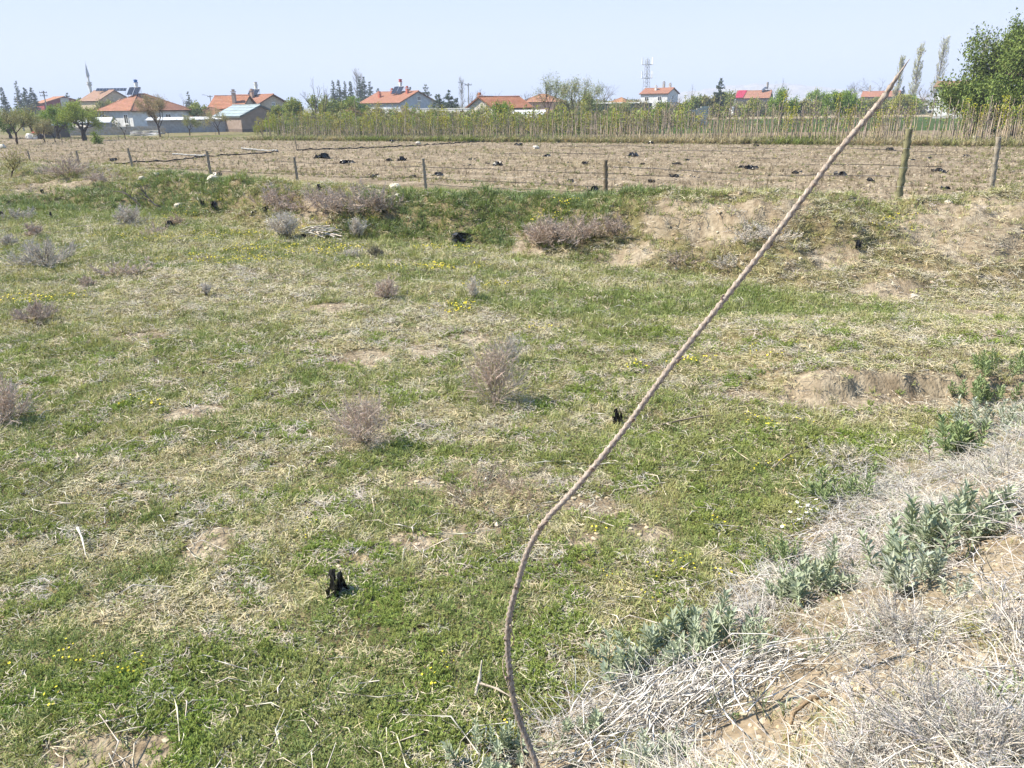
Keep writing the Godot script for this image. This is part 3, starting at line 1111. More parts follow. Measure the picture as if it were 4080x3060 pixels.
func crumpled_film(called: String, label: String, at: Vector3, w: float, h: float, group: String, upright := 0.5) -> void:
	# torn black mulch film, folded on itself
	var s := Shape.new()
	for sheet in 5:
		var nx := 6
		var ny := 5
		var g := []
		var off := Vector3(rng.randf_range(-0.22, 0.22) * w, 0, rng.randf_range(-0.15, 0.15) * w)
		var turn := rng.randf() * TAU
		for j in ny + 1:
			var row := []
			for i in nx + 1:
				var a := float(i) / nx - 0.5
				var b := float(j) / ny
				var p := Vector3(a * w * 0.6, b * h * upright * 1.35, 0)
				p.z = sin(a * 9.0 + sheet * 2.0) * w * 0.14 + sin(b * 4.0 + a * 5.0) * w * 0.12 + (1.0 - upright) * b * w * 0.3
				p.y *= 0.75 + 0.5 * sin(a * 7.0 + sheet)
				p += Vector3(rng.randf_range(-1, 1), rng.randf_range(-0.6, 0.6), rng.randf_range(-1, 1)) * w * 0.05
				row.append(p.rotated(Vector3.UP, turn) + off)
			g.append(row)
		for j in ny:
			for i in nx:
				if rng.randf() < 0.1 and j > 1:
					continue
				s.quad(g[j][i], g[j + 1][i], g[j + 1][i + 1], g[j][i + 1], Color.WHITE)
	solo(called, s, mats.film, label, "plastic scrap", at - Vector3(0, h * 0.06, 0), group)


func stone(label: String, at: Vector3, size: float, col: Color, group := "stones on the meadow") -> void:
	var o := solo("stone", lump(0.18, 5, 8), mats.clod, label, "stone", at + Vector3(0, size * 0.22, 0), group, rng.randf() * TAU)
	o.scale = Vector3(size * rng.randf_range(0.9, 1.2), size * 0.65, size * rng.randf_range(0.8, 1.1))
	var m: StandardMaterial3D = mats.stone.duplicate()
	m.albedo_color = col.linear_to_srgb()
	o.material_override = m


func dead_branch(label: String, at: Vector3, path: Array, r: float, twigs: int, col: Color, called := "fallen_branch") -> void:
	var t := thing(called, label, "branch", at)
	var p := PackedVector3Array()
	var rr := PackedFloat32Array()
	for i in path.size():
		p.append(path[i])
		rr.append(r * (1.0 - 0.7 * i / (path.size() - 1.0)))
	var s := Shape.new()
	s.tube(p, rr, 6, col)
	part("limb", s, mats.twig, t)
	for k in twigs:
		var i := rng.randi() % (p.size() - 1)
		var a := p[i].lerp(p[i + 1], rng.randf())
		var d := (p[i + 1] - p[i]).normalized()
		var e := (d + aim(2.0)).normalized()
		e.y = absf(e.y) * 0.6
		var l := r * rng.randf_range(10, 22)
		var ts := Shape.new()
		ts.tube(PackedVector3Array([a, a + e * l * 0.5 + Vector3(0, l * 0.05, 0), a + e * l]), PackedFloat32Array([r * 0.4, r * 0.3, r * 0.12]), 4, col)
		part("twig", ts, mats.twig, t)


func make_meadow_things() -> void:
	make_stick()
	var lilac := Color(0.49, 0.39, 0.315)
	var pale := Color(0.56, 0.50, 0.42)
	var brown := Color(0.40, 0.30, 0.21)
	for b in [
		["tall pinkish dry bush standing in the middle of the meadow", Vector3(-0.15, 0.00, -6.68), 0.50, 0.63, lilac, 0, 1.7],
		["wide pinkish dry bush in the meadow left of the tall one", Vector3(-1.20, 0.00, -5.76), 0.68, 0.45, lilac, 0, 1.8],
		["small round dense dry bush below the fence bank", Vector3(-1.78, 0.00, -10.81), 0.38, 0.36, lilac, 0, 1.2],
		["small pale wispy dry bush beside a yellow flower patch", Vector3(-0.52, 0.00, -10.59), 0.28, 0.34, pale, 2, 0.9],
		["big dry bush cut by the left edge of the picture", Vector3(-4.48, 0.00, -6.35), 0.42, 0.42, lilac, 0, 1.7],
		["dark dry bush near the left edge above the big one", Vector3(-6.21, 0.00, -9.74), 0.56, 0.31, lilac * 0.85, 0, 1.5],
		["broad grey dry bush with plastic caught in its foot", Vector3(-8.15, 0.00, -13.48), 1.15, 0.53, pale * 0.8, 0, 1.7],
		["low flat dry bush among pale turf left of centre", Vector3(-6.43, 0.00, -12.64), 0.71, 0.29, lilac, 1, 1.2],
		["tiny dark dry bush near the left edge of the meadow", Vector3(-6.60, 0.00, -11.81), 0.35, 0.20, lilac * 0.9, 0, 0.9],
		["greyish dry bush right of the fallen black branches", Vector3(-9.05, 0.00, -18.47), 0.89, 0.48, pale * 0.9, 0, 1.3],
		["low lilac dry bush below the fallen branches", Vector3(-7.70, 0.00, -16.88), 0.55, 0.27, lilac, 1, 1.0],
		["straw-coloured dry bush beside crumpled black plastic", Vector3(-7.80, 0.00, -18.17), 0.44, 0.29, brown * 1.15, 0, 1.0],
		["dark lilac dry bush at the left under the soil patch", Vector3(-10.42, 0.00, -16.94), 0.47, 0.33, lilac * 0.9, 0, 1.1],
		["pale dry bush hugging the left edge below the bank", Vector3(-10.11, 0.00, -15.66), 0.41, 0.31, pale * 0.85, 0, 1.0],
		["flat grey dry bush along the left edge", Vector3(-12.42, 0.00, -19.62), 1.01, 0.38, pale * 0.75, 1, 1.2],
		["large dark lilac bush on top of the bank before the left posts", Vector3(-13.83, 0.62, -25.01), 1.66, 0.71, lilac * 0.9, 0, 1.5],
		["small lilac bush on the grassy bank beside the large one", Vector3(-12.25, 0.56, -23.79), 0.90, 0.41, lilac, 1, 1.1],
		["dense lilac brushwood on the bank left of the dark hollow", Vector3(-5.36, 0.45, -18.43), 1.18, 0.50, lilac * 0.9, 1, 1.8],
		["wide tangled brushwood hanging down the bank below white stones", Vector3(-3.47, 0.40, -17.13), 1.59, 0.71, lilac * 0.9, 1, 2.4],
		["matted brushwood between the dark hollow and the white stones", Vector3(-4.08, 0.52, -17.73), 1.02, 0.45, lilac * 0.9, 1, 1.8],
		["low matted brush under the left end of the bank tangle", Vector3(-4.88, 0.37, -17.92), 0.98, 0.32, lilac, 1, 1.5],
		["dark brushwood at the right end of the bank tangle", Vector3(-2.70, 0.45, -16.83), 0.70, 0.49, lilac * 0.8, 1, 1.5],
		["pale feathery dry bush beside the heap of sticks", Vector3(-4.68, 0.00, -16.15), 0.99, 0.55, pale, 2, 1.9],
		["pale dry grass bush at the foot of the bank tangle", Vector3(-3.15, 0.01, -15.99), 0.52, 0.44, pale, 2, 1.2],
		["small dark bush in the turf below the bank tangle", Vector3(-2.49, 0.00, -14.03), 0.34, 0.23, Color(0.25, 0.22, 0.15), 0, 1.1],
		["pale tangle of dry stems beside the small dark bush", Vector3(-2.89, 0.00, -14.06), 0.37, 0.23, pale, 1, 0.9],
		["grey lilac brushwood at the left foot of the dirt mound", Vector3(0.61, 0.10, -14.28), 0.98, 0.56, lilac, 0, 2.0],
		["bristling brushwood pile in the middle of the dirt bank", Vector3(1.26, 0.25, -14.01), 1.00, 0.55, lilac * 0.9, 1, 2.2],
		["dark brushwood at the right end of the dirt bank pile", Vector3(1.83, 0.41, -13.82), 0.58, 0.38, lilac * 0.8, 1, 1.3],
		["low dark bush at the foot of the dirt bank", Vector3(2.82, 0.11, -12.50), 0.62, 0.25, lilac * 0.8, 1, 1.2],
		["heap of pale grey dry grass on the dirt mound behind the stick", Vector3(4.05, 0.47, -12.49), 0.93, 0.37, pale, 1, 1.9],
		["grey dry grass at the mound foot left of the stick", Vector3(3.52, 0.15, -12.06), 0.60, 0.24, pale * 0.9, 1, 1.2],
		["flattened heap of brown dry stalks below the grey plastic sheet", Vector3(-0.10, 0.00, -4.79), 0.76, 0.19, brown, 1, 2.2],
		["whitish mat of dry weed beside lush grass at the right", Vector3(2.51, 0.00, -5.34), 0.37, 0.16, Color(0.55, 0.50, 0.40), 1, 1.6],
		["small pale dry bush in the turf left of centre", Vector3(-4.47, 0.00, -11.11), 0.33, 0.22, pale, 2, 0.9],
		["wispy dry grass rising behind the tall pinkish bush", Vector3(-0.02, 0.00, -7.78), 0.45, 0.32, pale * 0.9, 2, 0.8],
		["loose dry stalks lying in front of the tall pinkish bush", Vector3(-0.30, 0.00, -5.93), 0.51, 0.09, pale, 1, 0.9],
	]:
		dry_bush("dry_bush", b[0], b[1], b[2], b[3], b[4], b[5], b[6])
	# plastic
	for p in [
		["crumpled black plastic standing up in the near meadow", Vector3(-1.02, 0.00, -3.70), 0.15, 0.14, 0.7],
		["grey black plastic sheet half under brown stalks", Vector3(-0.22, 0.00, -5.12), 0.23, 0.08, 0.25],
		["small black plastic scrap beside the stick, mid meadow", Vector3(0.91, 0.00, -6.13), 0.09, 0.11, 0.8],
		["large black plastic heap in grass below the middle of the fence", Vector3(-0.94, 0.09, -15.32), 0.52, 0.20, 0.5],
		["black plastic shred on top of the bank tangle", Vector3(-4.45, 0.70, -18.45), 0.15, 0.15, 0.9],
		["black plastic beside the straw-coloured dry bush", Vector3(-7.83, 0.00, -17.90), 0.26, 0.21, 0.6],
		["black plastic scrap lying above the dark bush at the left", Vector3(-10.45, 0.00, -17.82), 0.17, 0.09, 0.5],
		["black plastic scrap cut by the left edge", Vector3(-13.06, 0.00, -20.13), 0.19, 0.17, 0.7],
		["thin black plastic scrap standing in turf near the left edge", Vector3(-11.61, 0.00, -19.81), 0.11, 0.14, 0.9],
		["black plastic caught in the broad grey bush at the left", Vector3(-8.40, 0.00, -13.89), 0.16, 0.11, 0.5],
		["upright black plastic flap left of two at the bank foot", Vector3(-7.72, 0.18, -19.80), 0.13, 0.18, 0.9],
		["slanted black plastic flap right of two at the bank foot", Vector3(-7.33, 0.23, -19.58), 0.20, 0.19, 0.7],
		["black plastic at the left end of the bank tangle", Vector3(-5.69, 0.31, -18.39), 0.26, 0.15, 0.5],
		["black plastic strip below the left end of the bank tangle", Vector3(-6.02, 0.19, -18.41), 0.19, 0.15, 0.6],
		["black plastic on the reddish soil patch at the left", Vector3(-13.54, 0.27, -22.94), 0.15, 0.15, 0.8],
		["dark plastic lying in grass below the lilac bush on the bank", Vector3(-12.73, 0.41, -23.39), 0.27, 0.12, 0.3],
		["black plastic strip lying before yellow flowers", Vector3(-7.37, 0.00, -16.46), 0.14, 0.06, 0.3],
		["tiny black plastic beside a white stone at the bank foot", Vector3(-8.39, 0.14, -20.27), 0.09, 0.10, 0.8],
		["black plastic flap on the dirt slope right of the stick", Vector3(5.46, 0.40, -12.08), 0.10, 0.11, 0.8],
		["pointed black plastic flap low on the dirt slope", Vector3(5.35, 0.24, -11.68), 0.16, 0.10, 0.5],
		["dark plastic scrap in the dry turf near the right edge", Vector3(6.93, 0.12, -11.17), 0.11, 0.07, 0.5],
		["black plastic in front of the pale feathery bush", Vector3(-4.33, 0.00, -16.28), 0.21, 0.14, 0.5],
		["black plastic below the dark hollow in the bank", Vector3(-4.38, 0.28, -17.36), 0.14, 0.09, 0.5],
		["black plastic bit beside the white daisies", Vector3(1.92, 0.00, -4.53), 0.05, 0.03, 0.4],
		["black plastic pair lying left of the bank tangle", Vector3(-6.24, 0.07, -18.31), 0.21, 0.08, 0.4],
	]:
		crumpled_film("plastic_scrap", p[0], p[1], maxf(p[2], 0.06), maxf(p[3], 0.05), "black plastic scraps in the meadow", p[4])
	# stones
	for s in [["largest white stone, on the grassy bank left of a post", Vector3(-2.90, 0.59, -20.03), 0.31], ["white stone on top of the bank tangle", Vector3(-3.53, 0.69, -17.82), 0.15], ["white stone below the largest one on the bank", Vector3(-2.45, 0.72, -17.21), 0.14],
			["pale stone lying in grass before the third post", Vector3(-10.21, 0.72, -23.01), 0.29], ["flat pale stone left of the stone before the third post", Vector3(-10.69, 0.66, -23.16), 0.20], ["pale flat stone below the fourth post", Vector3(-7.93, 0.78, -21.28), 0.28],
			["white stone at the bank foot beside black plastic", Vector3(-8.62, 0.17, -20.51), 0.22], ["pale stone in dry turf at the right edge", Vector3(7.51, 0.18, -11.41), 0.13], ["pale rubble stone by the rightmost post", Vector3(7.55, 0.87, -13.51), 0.17],
			["pale stone in dry turf right of the stick", Vector3(5.61, 0.00, -10.46), 0.10], ["white stone on the grassy rise at the far left", Vector3(-33.78, 0.23, -53.79), 0.57], ["small pale stone in the near turf by the stick curve", Vector3(-0.11, 0.00, -4.43), 0.05],
			["small pale stone beside the bare soil patches", Vector3(0.37, 0.00, -4.09), 0.04], ["little pale stone in front of the sage at the bank foot", Vector3(1.04, 0.00, -3.70), 0.03]]:
		stone(s[0], s[1], s[2], Color(0.70, 0.64, 0.53))
	# branches and sticks on the ground
	dead_branch("thick black fallen branch rising out of the turf at the left", Vector3(-9.97, 0.06, -21.35), [Vector3(0, 0.02, 0), Vector3(-0.25, 0.22, -0.1), Vector3(-0.42, 0.38, -0.1), Vector3(-0.62, 0.46, -0.15)], 0.035, 5, Color(0.16, 0.13, 0.115))
	dead_branch("forked black fallen branch with many twigs", Vector3(-9.20, 0.10, -20.84), [Vector3(0.1, 0.02, 0), Vector3(-0.15, 0.12, 0.1), Vector3(-0.4, 0.30, -0.1), Vector3(-0.55, 0.55, -0.1)], 0.03, 14, Color(0.14, 0.12, 0.105))
	dead_branch("pale forked stick lying in the meadow at the left", Vector3(-4.16, 0.00, -8.50), [Vector3(0.0, 0.01, 0.02), Vector3(-0.06, 0.05, 0.0), Vector3(-0.13, 0.06, -0.04)], 0.012, 3, Color(0.60, 0.55, 0.47), "pale_stick")
	dead_branch("thick pale stick lying in near turf at the left", Vector3(-2.74, 0.00, -4.27), [Vector3(-0.09, 0.05, -0.12), Vector3(0.0, 0.045, 0.0), Vector3(0.1, 0.02, 0.16)], 0.011, 0, Color(0.62, 0.57, 0.49), "pale_stick")
	dead_branch("dark broken stick lying right of the near soil patch", Vector3(1.62, 0.00, -6.14), [Vector3(-0.35, 0.03, 0.12), Vector3(0.0, 0.05, 0.0), Vector3(0.2, 0.04, -0.05)], 0.012, 1, Color(0.22, 0.18, 0.14), "dark_stick")
	dead_branch("grey splintered wood stub in the turf left of the stick foot", Vector3(-0.19, 0.00, -2.94), [Vector3(0, 0.0, 0.05), Vector3(0.02, 0.06, 0.0), Vector3(0.03, 0.12, -0.05)], 0.014, 0, Color(0.45, 0.40, 0.34), "wood_stub")
	dead_branch("grey flat stick beside the splintered stub", Vector3(-0.11, 0.00, -2.90), [Vector3(-0.07, 0.04, -0.03), Vector3(0.02, 0.03, 0.0), Vector3(0.10, 0.015, 0.05)], 0.011, 0, Color(0.42, 0.36, 0.29), "pale_stick")
	dead_branch("dark curved stick before the whitish dry mat", Vector3(2.11, 0.00, -5.33), [Vector3(-0.15, 0.02, 0.12), Vector3(-0.02, 0.06, 0.0), Vector3(0.12, 0.07, -0.06)], 0.009, 1, Color(0.25, 0.20, 0.15), "dark_stick")
	# the heap of pale sticks and plastic by the feathery bush
	var heap := thing("stick_heap", "heap of pale sticks with black plastic under it", "stick heap", Vector3(-3.87, 0.00, -16.09))
	for i in 22:
		var a := rng.randf_range(-0.6, 0.6) + (PI if i % 2 else 0.0)
		var c := Vector3(rng.randf_range(-0.25, 0.25), 0.05 + 0.22 * rng.randf(), rng.randf_range(-0.15, 0.15))
		var d := Vector3(cos(a), rng.randf_range(-0.2, 0.3), sin(a)) * 0.24
		var s := Shape.new()
		s.tube(PackedVector3Array([c - d, c + Vector3(0, 0.03, 0), c + d]), PackedFloat32Array([0.016, 0.015, 0.008]), 5, tint(Color(0.55, 0.50, 0.42), 0.2))
		part("stick", s, mats.twig, heap)
	# the near bank
	var sage := Color(0.33, 0.375, 0.27)
	for p in [["large silvery sage plant high on the near bank", Vector3(2.07, 0.49, -3.29), 0.50, 0.24, 40, 0], ["sage plant in front of bundled dry stems, middle of bank", Vector3(1.55, 0.14, -3.44), 0.34, 0.20, 26, 0], ["broad sage plant at the bank foot right of the stick", Vector3(0.91, 0.04, -3.12), 0.42, 0.20, 34, 0],
			["low sage plant at the lower left end of the bank", Vector3(0.61, 0.01, -2.98), 0.36, 0.16, 24, 0], ["tiny blue sage rosette on bare soil at the right", Vector3(1.82, 0.69, -2.68), 0.08, 0.10, 6, 1], ["small sage tuft on the stem mat below the large one", Vector3(1.86, 0.33, -3.36), 0.14, 0.10, 9, 1],
			["dark green leafy plant at the bank top edge", Vector3(2.24, 0.00, -4.69), 0.42, 0.18, 26, 2], ["grey sage plant behind the thin grey bush", Vector3(1.75, 0.53, -2.88), 0.20, 0.18, 14, 1], ["sage plant at the bottom edge left of the stick", Vector3(-0.11, 0.00, -2.49), 0.30, 0.13, 18, 0],
			["small sage plant right of the stick foot", Vector3(0.30, 0.04, -2.62), 0.16, 0.12, 10, 0], ["sage plant at the bottom edge under the white stems", Vector3(0.51, 0.24, -2.24), 0.22, 0.12, 12, 1], ["grey green plants at the right edge of the bank", Vector3(3.84, 0.06, -5.71), 0.55, 0.20, 30, 1],
			["green leafy plants where the bank meets the right edge", Vector3(4.34, 0.01, -6.56), 0.60, 0.20, 28, 2], ["sage plant on the stem mat at mid bank", Vector3(2.18, 0.14, -4.09), 0.16, 0.10, 10, 0], ["tall green herb on the bank near the right edge", Vector3(3.26, 0.07, -5.18), 0.30, 0.28, 18, 2],
			["small sage sprig below the broad sage plant", Vector3(1.09, 0.21, -2.84), 0.12, 0.13, 7, 0], ["green leafy clump beside the daisies", Vector3(1.60, 0.01, -3.95), 0.22, 0.13, 14, 2], ["greenish sage at the far end of the bank", Vector3(4.71, 0.16, -6.88), 0.5, 0.18, 18, 2]]:
		var col: Color = [sage, Color(0.37, 0.40, 0.32), Color(0.23, 0.29, 0.14)][p[5]]
		sage_plant(p[0], p[1], p[2], p[3], p[4], col)
	var white := Color(0.60, 0.565, 0.525)
	for b in [["thick white bent stems heaped at the bank foot", Vector3(0.75, 0.17, -2.62), 0.34, 0.20, 0.5, 0.55, 110, 0.52, 0.14, white * 1.05], ["thin white stems spreading left of the thick heap", Vector3(0.45, 0.09, -2.54), 0.30, 0.22, 0.3, 0.9, 90, 0.24, 0.07, white * 0.95],
			["fan of grey stems lying below the large sage", Vector3(2.01, 0.14, -3.89), 0.50, 0.26, 0.25, 0.45, 150, 0.34, 0.08, white * 0.93], ["short grey stems under the sage at mid bank", Vector3(1.36, 0.08, -3.41), 0.17, 0.12, 0.9, 0.4, 60, 0.26, 0.06, white * 0.95],
			["mat of pinkish grey stems at the bank top", Vector3(2.50, 0.12, -4.50), 0.62, 0.34, 0.2, 0.7, 170, 0.30, 0.10, white * 0.85], ["pale stems trailing over the bank edge at the top", Vector3(2.47, 0.00, -5.15), 0.30, 0.18, 0.6, 0.4, 50, 0.32, 0.05, white],
			["tangled grey stems along the right edge", Vector3(2.34, 0.66, -3.28), 0.5, 0.45, 1.9, 0.8, 150, 0.34, 0.16, white * 0.92], ["grey stems strewn over the soil at lower right", Vector3(1.59, 0.68, -2.46), 0.45, 0.30, 0.4, 1.2, 110, 0.26, 0.06, white * 0.9],
			["loose grey stems at the bottom right corner", Vector3(1.32, 0.92, -1.67), 0.34, 0.22, 0.9, 0.9, 110, 0.28, 0.12, white * 0.9], ["scattered stems on the bare soil above the root", Vector3(1.23, 0.40, -2.61), 0.30, 0.22, 0.4, 1.0, 26, 0.26, 0.02, white * 0.9]]:
		stem_bundle(b[0], b[1], b[2], b[3], b[4], b[5], b[6], b[7], b[8], b[9])
	for b in [["fine grey dry bush sprawling over the lower right bank", Vector3(1.24, 0.80, -1.89), 0.60, 0.22, 1.9], ["thin upright grey bush in the middle of the near bank", Vector3(1.47, 0.62, -2.46), 0.36, 0.24, 1.1], ["wispy grey bush at the bottom right corner", Vector3(1.24, 0.92, -1.59), 0.55, 0.22, 1.8],
			["tall pale wisps of dry grass along the right edge", Vector3(2.67, 0.59, -3.71), 0.55, 0.30, 1.2], ["wispy dry bush on the right edge of the bank", Vector3(1.64, 0.89, -2.07), 0.36, 0.22, 1.2], ["fine twiggy bush at the bottom edge under the root", Vector3(1.02, 0.77, -1.74), 0.32, 0.16, 1.0]]:
		dry_bush("dry_bush", b[0], b[1], b[2], b[3], Color(0.46, 0.42, 0.37), 0, b[4])
	# an exposed root
	var root := thing("exposed_root", "brown exposed root arching out of the bare bank soil", "root", Vector3(1.05, 0.55, -2.19))
	var rs := Shape.new()
	rs.tube(PackedVector3Array([Vector3(0.20, -0.02, -0.05), Vector3(0.10, 0.045, -0.02), Vector3(0.0, 0.05, 0.0), Vector3(-0.08, 0.03, 0.05), Vector3(-0.12, -0.04, 0.12)]), PackedFloat32Array([0.009, 0.010, 0.011, 0.010, 0.008]), 7, Color(0.34, 0.26, 0.17))
	part("root_strand", rs, mats.stick_bark, root)
	var rs2 := Shape.new()
	rs2.tube(PackedVector3Array([Vector3(0.0, 0.05, 0.0), Vector3(0.05, 0.05, 0.07), Vector3(0.07, -0.02, 0.14)]), PackedFloat32Array([0.007, 0.006, 0.004]), 6, Color(0.36, 0.28, 0.18))
	part("root_strand", rs2, mats.stick_bark, root)
	var fresh := thing("dead_sprig", "dark thin bent sprig standing on the bare bank soil", "sprig", Vector3(1.17, 0.46, -2.45))
	var fs := Shape.new()
	fs.tube(PackedVector3Array([Vector3(0, -0.02, 0), Vector3(0.01, 0.06, 0), Vector3(0.10, 0.09, -0.03), Vector3(0.2, 0.10, -0.05)]), PackedFloat32Array([0.006, 0.005, 0.004, 0.002]), 5, Color(0.30, 0.25, 0.20))
	part("strand", fs, mats.twig, fresh)
	# daisies at the bank edge
	for p in [Vector3(1.85, 0.00, -4.41), Vector3(1.79, 0.00, -4.37), Vector3(1.88, 0.00, -4.37), Vector3(1.93, 0.00, -4.46), Vector3(1.84, 0.00, -4.45), Vector3(1.68, 0.00, -4.20), Vector3(2.00, 0.00, -4.53), Vector3(1.83, 0.00, -4.32), Vector3(1.92, 0.00, -4.38), Vector3(1.96, 0.00, -4.41)]:
		var t := thing("daisy", "white daisy with yellow centre at the bank edge", "daisy", p, rng.randf() * TAU, "white daisies at the bank edge")
		var stem := Shape.new()
		var h := rng.randf_range(0.08, 0.14)
		stem.tube(PackedVector3Array([Vector3.ZERO, Vector3(0.01, h, 0)]), PackedFloat32Array([0.0016, 0.0013]), 4, Color(0.16, 0.23, 0.06))
		part("stalk", stem, mats.leaf, t)
		var up := aim(0.5)
		var e := up.cross(Vector3(0.3, 0.1, 0.9)).normalized()
		var f := up.cross(e)
		var petals := Shape.new()
		for k in 12:
			var a := TAU * k / 12.0
			petals.leaf(Vector3(0.01, h, 0), e * cos(a) + f * sin(a), up, 0.014, 0.006, Color(0.82, 0.82, 0.78))
		part("petals", petals, mats.petal, t)
		var eye := part("centre", lump(0.05, 4, 8), mats.petal, t)
		eye.position = Vector3(0.01, h + 0.001, 0)
		eye.scale = Vector3(0.009, 0.006, 0.009)
		var ym: StandardMaterial3D = mats.petal.duplicate()
		ym.albedo_color = Color(0.75, 0.52, 0.02).linear_to_srgb()
		eye.material_override = ym


# ---------------------------------------------------------------- fence and field

func make_fence() -> void:
	var order := ["short grey post at the far left end of the fence line", "second grey post from the left end of the fence", "leaning grey post beside the end of the thick black pipe", "grey post standing before the crossing pipes",
		"grey post in front of the black pipe joint", "pale grey post right of the largest white stone", "dark weathered post at the edge of the brush bank", "tall thick greenish post near the dirt mound", "pale post on the dirt mound, rightmost of all"]
	var k := 0
	for p in [[-21.2, -35.5, 0.44, 0.05, -0.02], [-16.7, -31.1, 0.58, 0.05, -0.03], [-12.65, -26.9, 0.74, 0.055, -0.10], [-8.8, -23.5, 0.80, 0.055, -0.04], [-5.75, -21.6, 0.74, 0.055, -0.06], [-1.93, -18.3, 0.80, 0.055, -0.05], [2.05, -16.7, 0.84, 0.06, -0.045], [7.18, -14.5, 1.34, 0.075, 0.0], [8.9, -14.55, 1.0, 0.06, -0.05]]:
		var t := thing("fence_post", order[k], "post", on_ground(p[0], p[1]), 0.0, "wooden fence posts along the bank")
		var grey: Color = [Color(0.47, 0.43, 0.35), Color(0.45, 0.41, 0.33), Color(0.48, 0.44, 0.36)][k % 3]
		if k == 6:
			grey = Color(0.28, 0.24, 0.18)
		if k == 7:
			grey = Color(0.33, 0.33, 0.20)
		if k == 8:
			grey = Color(0.48, 0.45, 0.38)
		var path := PackedVector3Array()
		var rad := PackedFloat32Array()
		for i in 8:
			var u := i / 7.0
			path.append(Vector3(p[4] * (u * p[2]) + 0.006 * noise_a.get_noise_2d(u * 300.0, k * 60.0), -0.25 + (p[2] + 0.25) * u, 0.0))
			rad.append(p[3] * (1.06 - 0.14 * u) * (1.0 + 0.06 * noise_b.get_noise_2d(u * 400.0, k * 30.0)))
		var s := Shape.new()
		s.tube(path, rad, 12, grey)
		part("shaft", s, mats.post_wood, t)
		var wraps := [0.25, 0.5, 0.75] if k == 7 else [0.55]
		for u in wraps:
			var w := Shape.new()
			var ring := PackedVector3Array()
			var rr := PackedFloat32Array()
			var c := Vector3(p[4] * u * p[2], u * p[2], 0)
			for i in 14:
				var a := TAU * i / 12.0
				ring.append(c + Vector3(cos(a), 0.03 * sin(a), sin(a)) * p[3] * 1.06)
				rr.append(0.003)
			w.tube(ring, rr, 4, Color.WHITE)
			part("wire_wrap", w, mats.wire, t)
		k += 1
	for w in [["thin slack wire sagging over the green bank", [Vector3(-0.85, 0.35, -17.6), Vector3(0.2, 0.18, -16.6), Vector3(1.3, 0.12, -15.6), Vector3(2.0, 0.1, -15.2)]], ["single fence wire strung between the two rightmost posts", [Vector3(7.2, 0.75, -14.5), Vector3(8.0, 0.68, -14.5), Vector3(8.95, 0.6, -14.55)]],
			["fence wire strung from the dark post to the tall post", [Vector3(2.05, 0.45, -16.7), Vector3(4.6, 0.42, -15.6), Vector3(7.2, 0.68, -14.5)]], ["fence wire between the pale and the dark post", [Vector3(-1.95, 0.45, -18.3), Vector3(0.0, 0.36, -17.5), Vector3(2.05, 0.45, -16.7)]]]:
		var pts := PackedVector3Array()
		var rr := PackedFloat32Array()
		for v in w[1]:
			pts.append(on_ground(v.x, v.z, v.y) - Vector3.ZERO)
			rr.append(0.0018)
		var s := Shape.new()
		s.tube(pts, rr, 4, Color.WHITE)
		solo("fence_wire", s, mats.wire, w[0], "wire", Vector3.ZERO, "wires of the fence")


func ground_line(pts: Array, r: float, wobble: float, lift := 0.0) -> Shape:
	var s := Shape.new()
	var p := PackedVector3Array()
	var rr := PackedFloat32Array()
	for i in pts.size() - 1:
		var a: Vector2 = pts[i]
		var b: Vector2 = pts[i + 1]
		var n := maxi(2, int(a.distance_to(b) / 0.35))
		for k in n:
			var q := a.lerp(b, float(k) / n)
			q += Vector2(0.2, 1.0) * wobble * noise_a.get_noise_2d(q.x * 6.0, q.y * 6.0 + 70.0)
			p.append(on_ground(q.x, q.y, r * 0.8 + lift + 0.02))
			rr.append(r)
	var e: Vector2 = pts[pts.size() - 1]
	p.append(on_ground(e.x, e.y, r * 0.8 + 0.02))
	rr.append(r)
	s.tube(p, rr, 6, Color.WHITE)
	return s


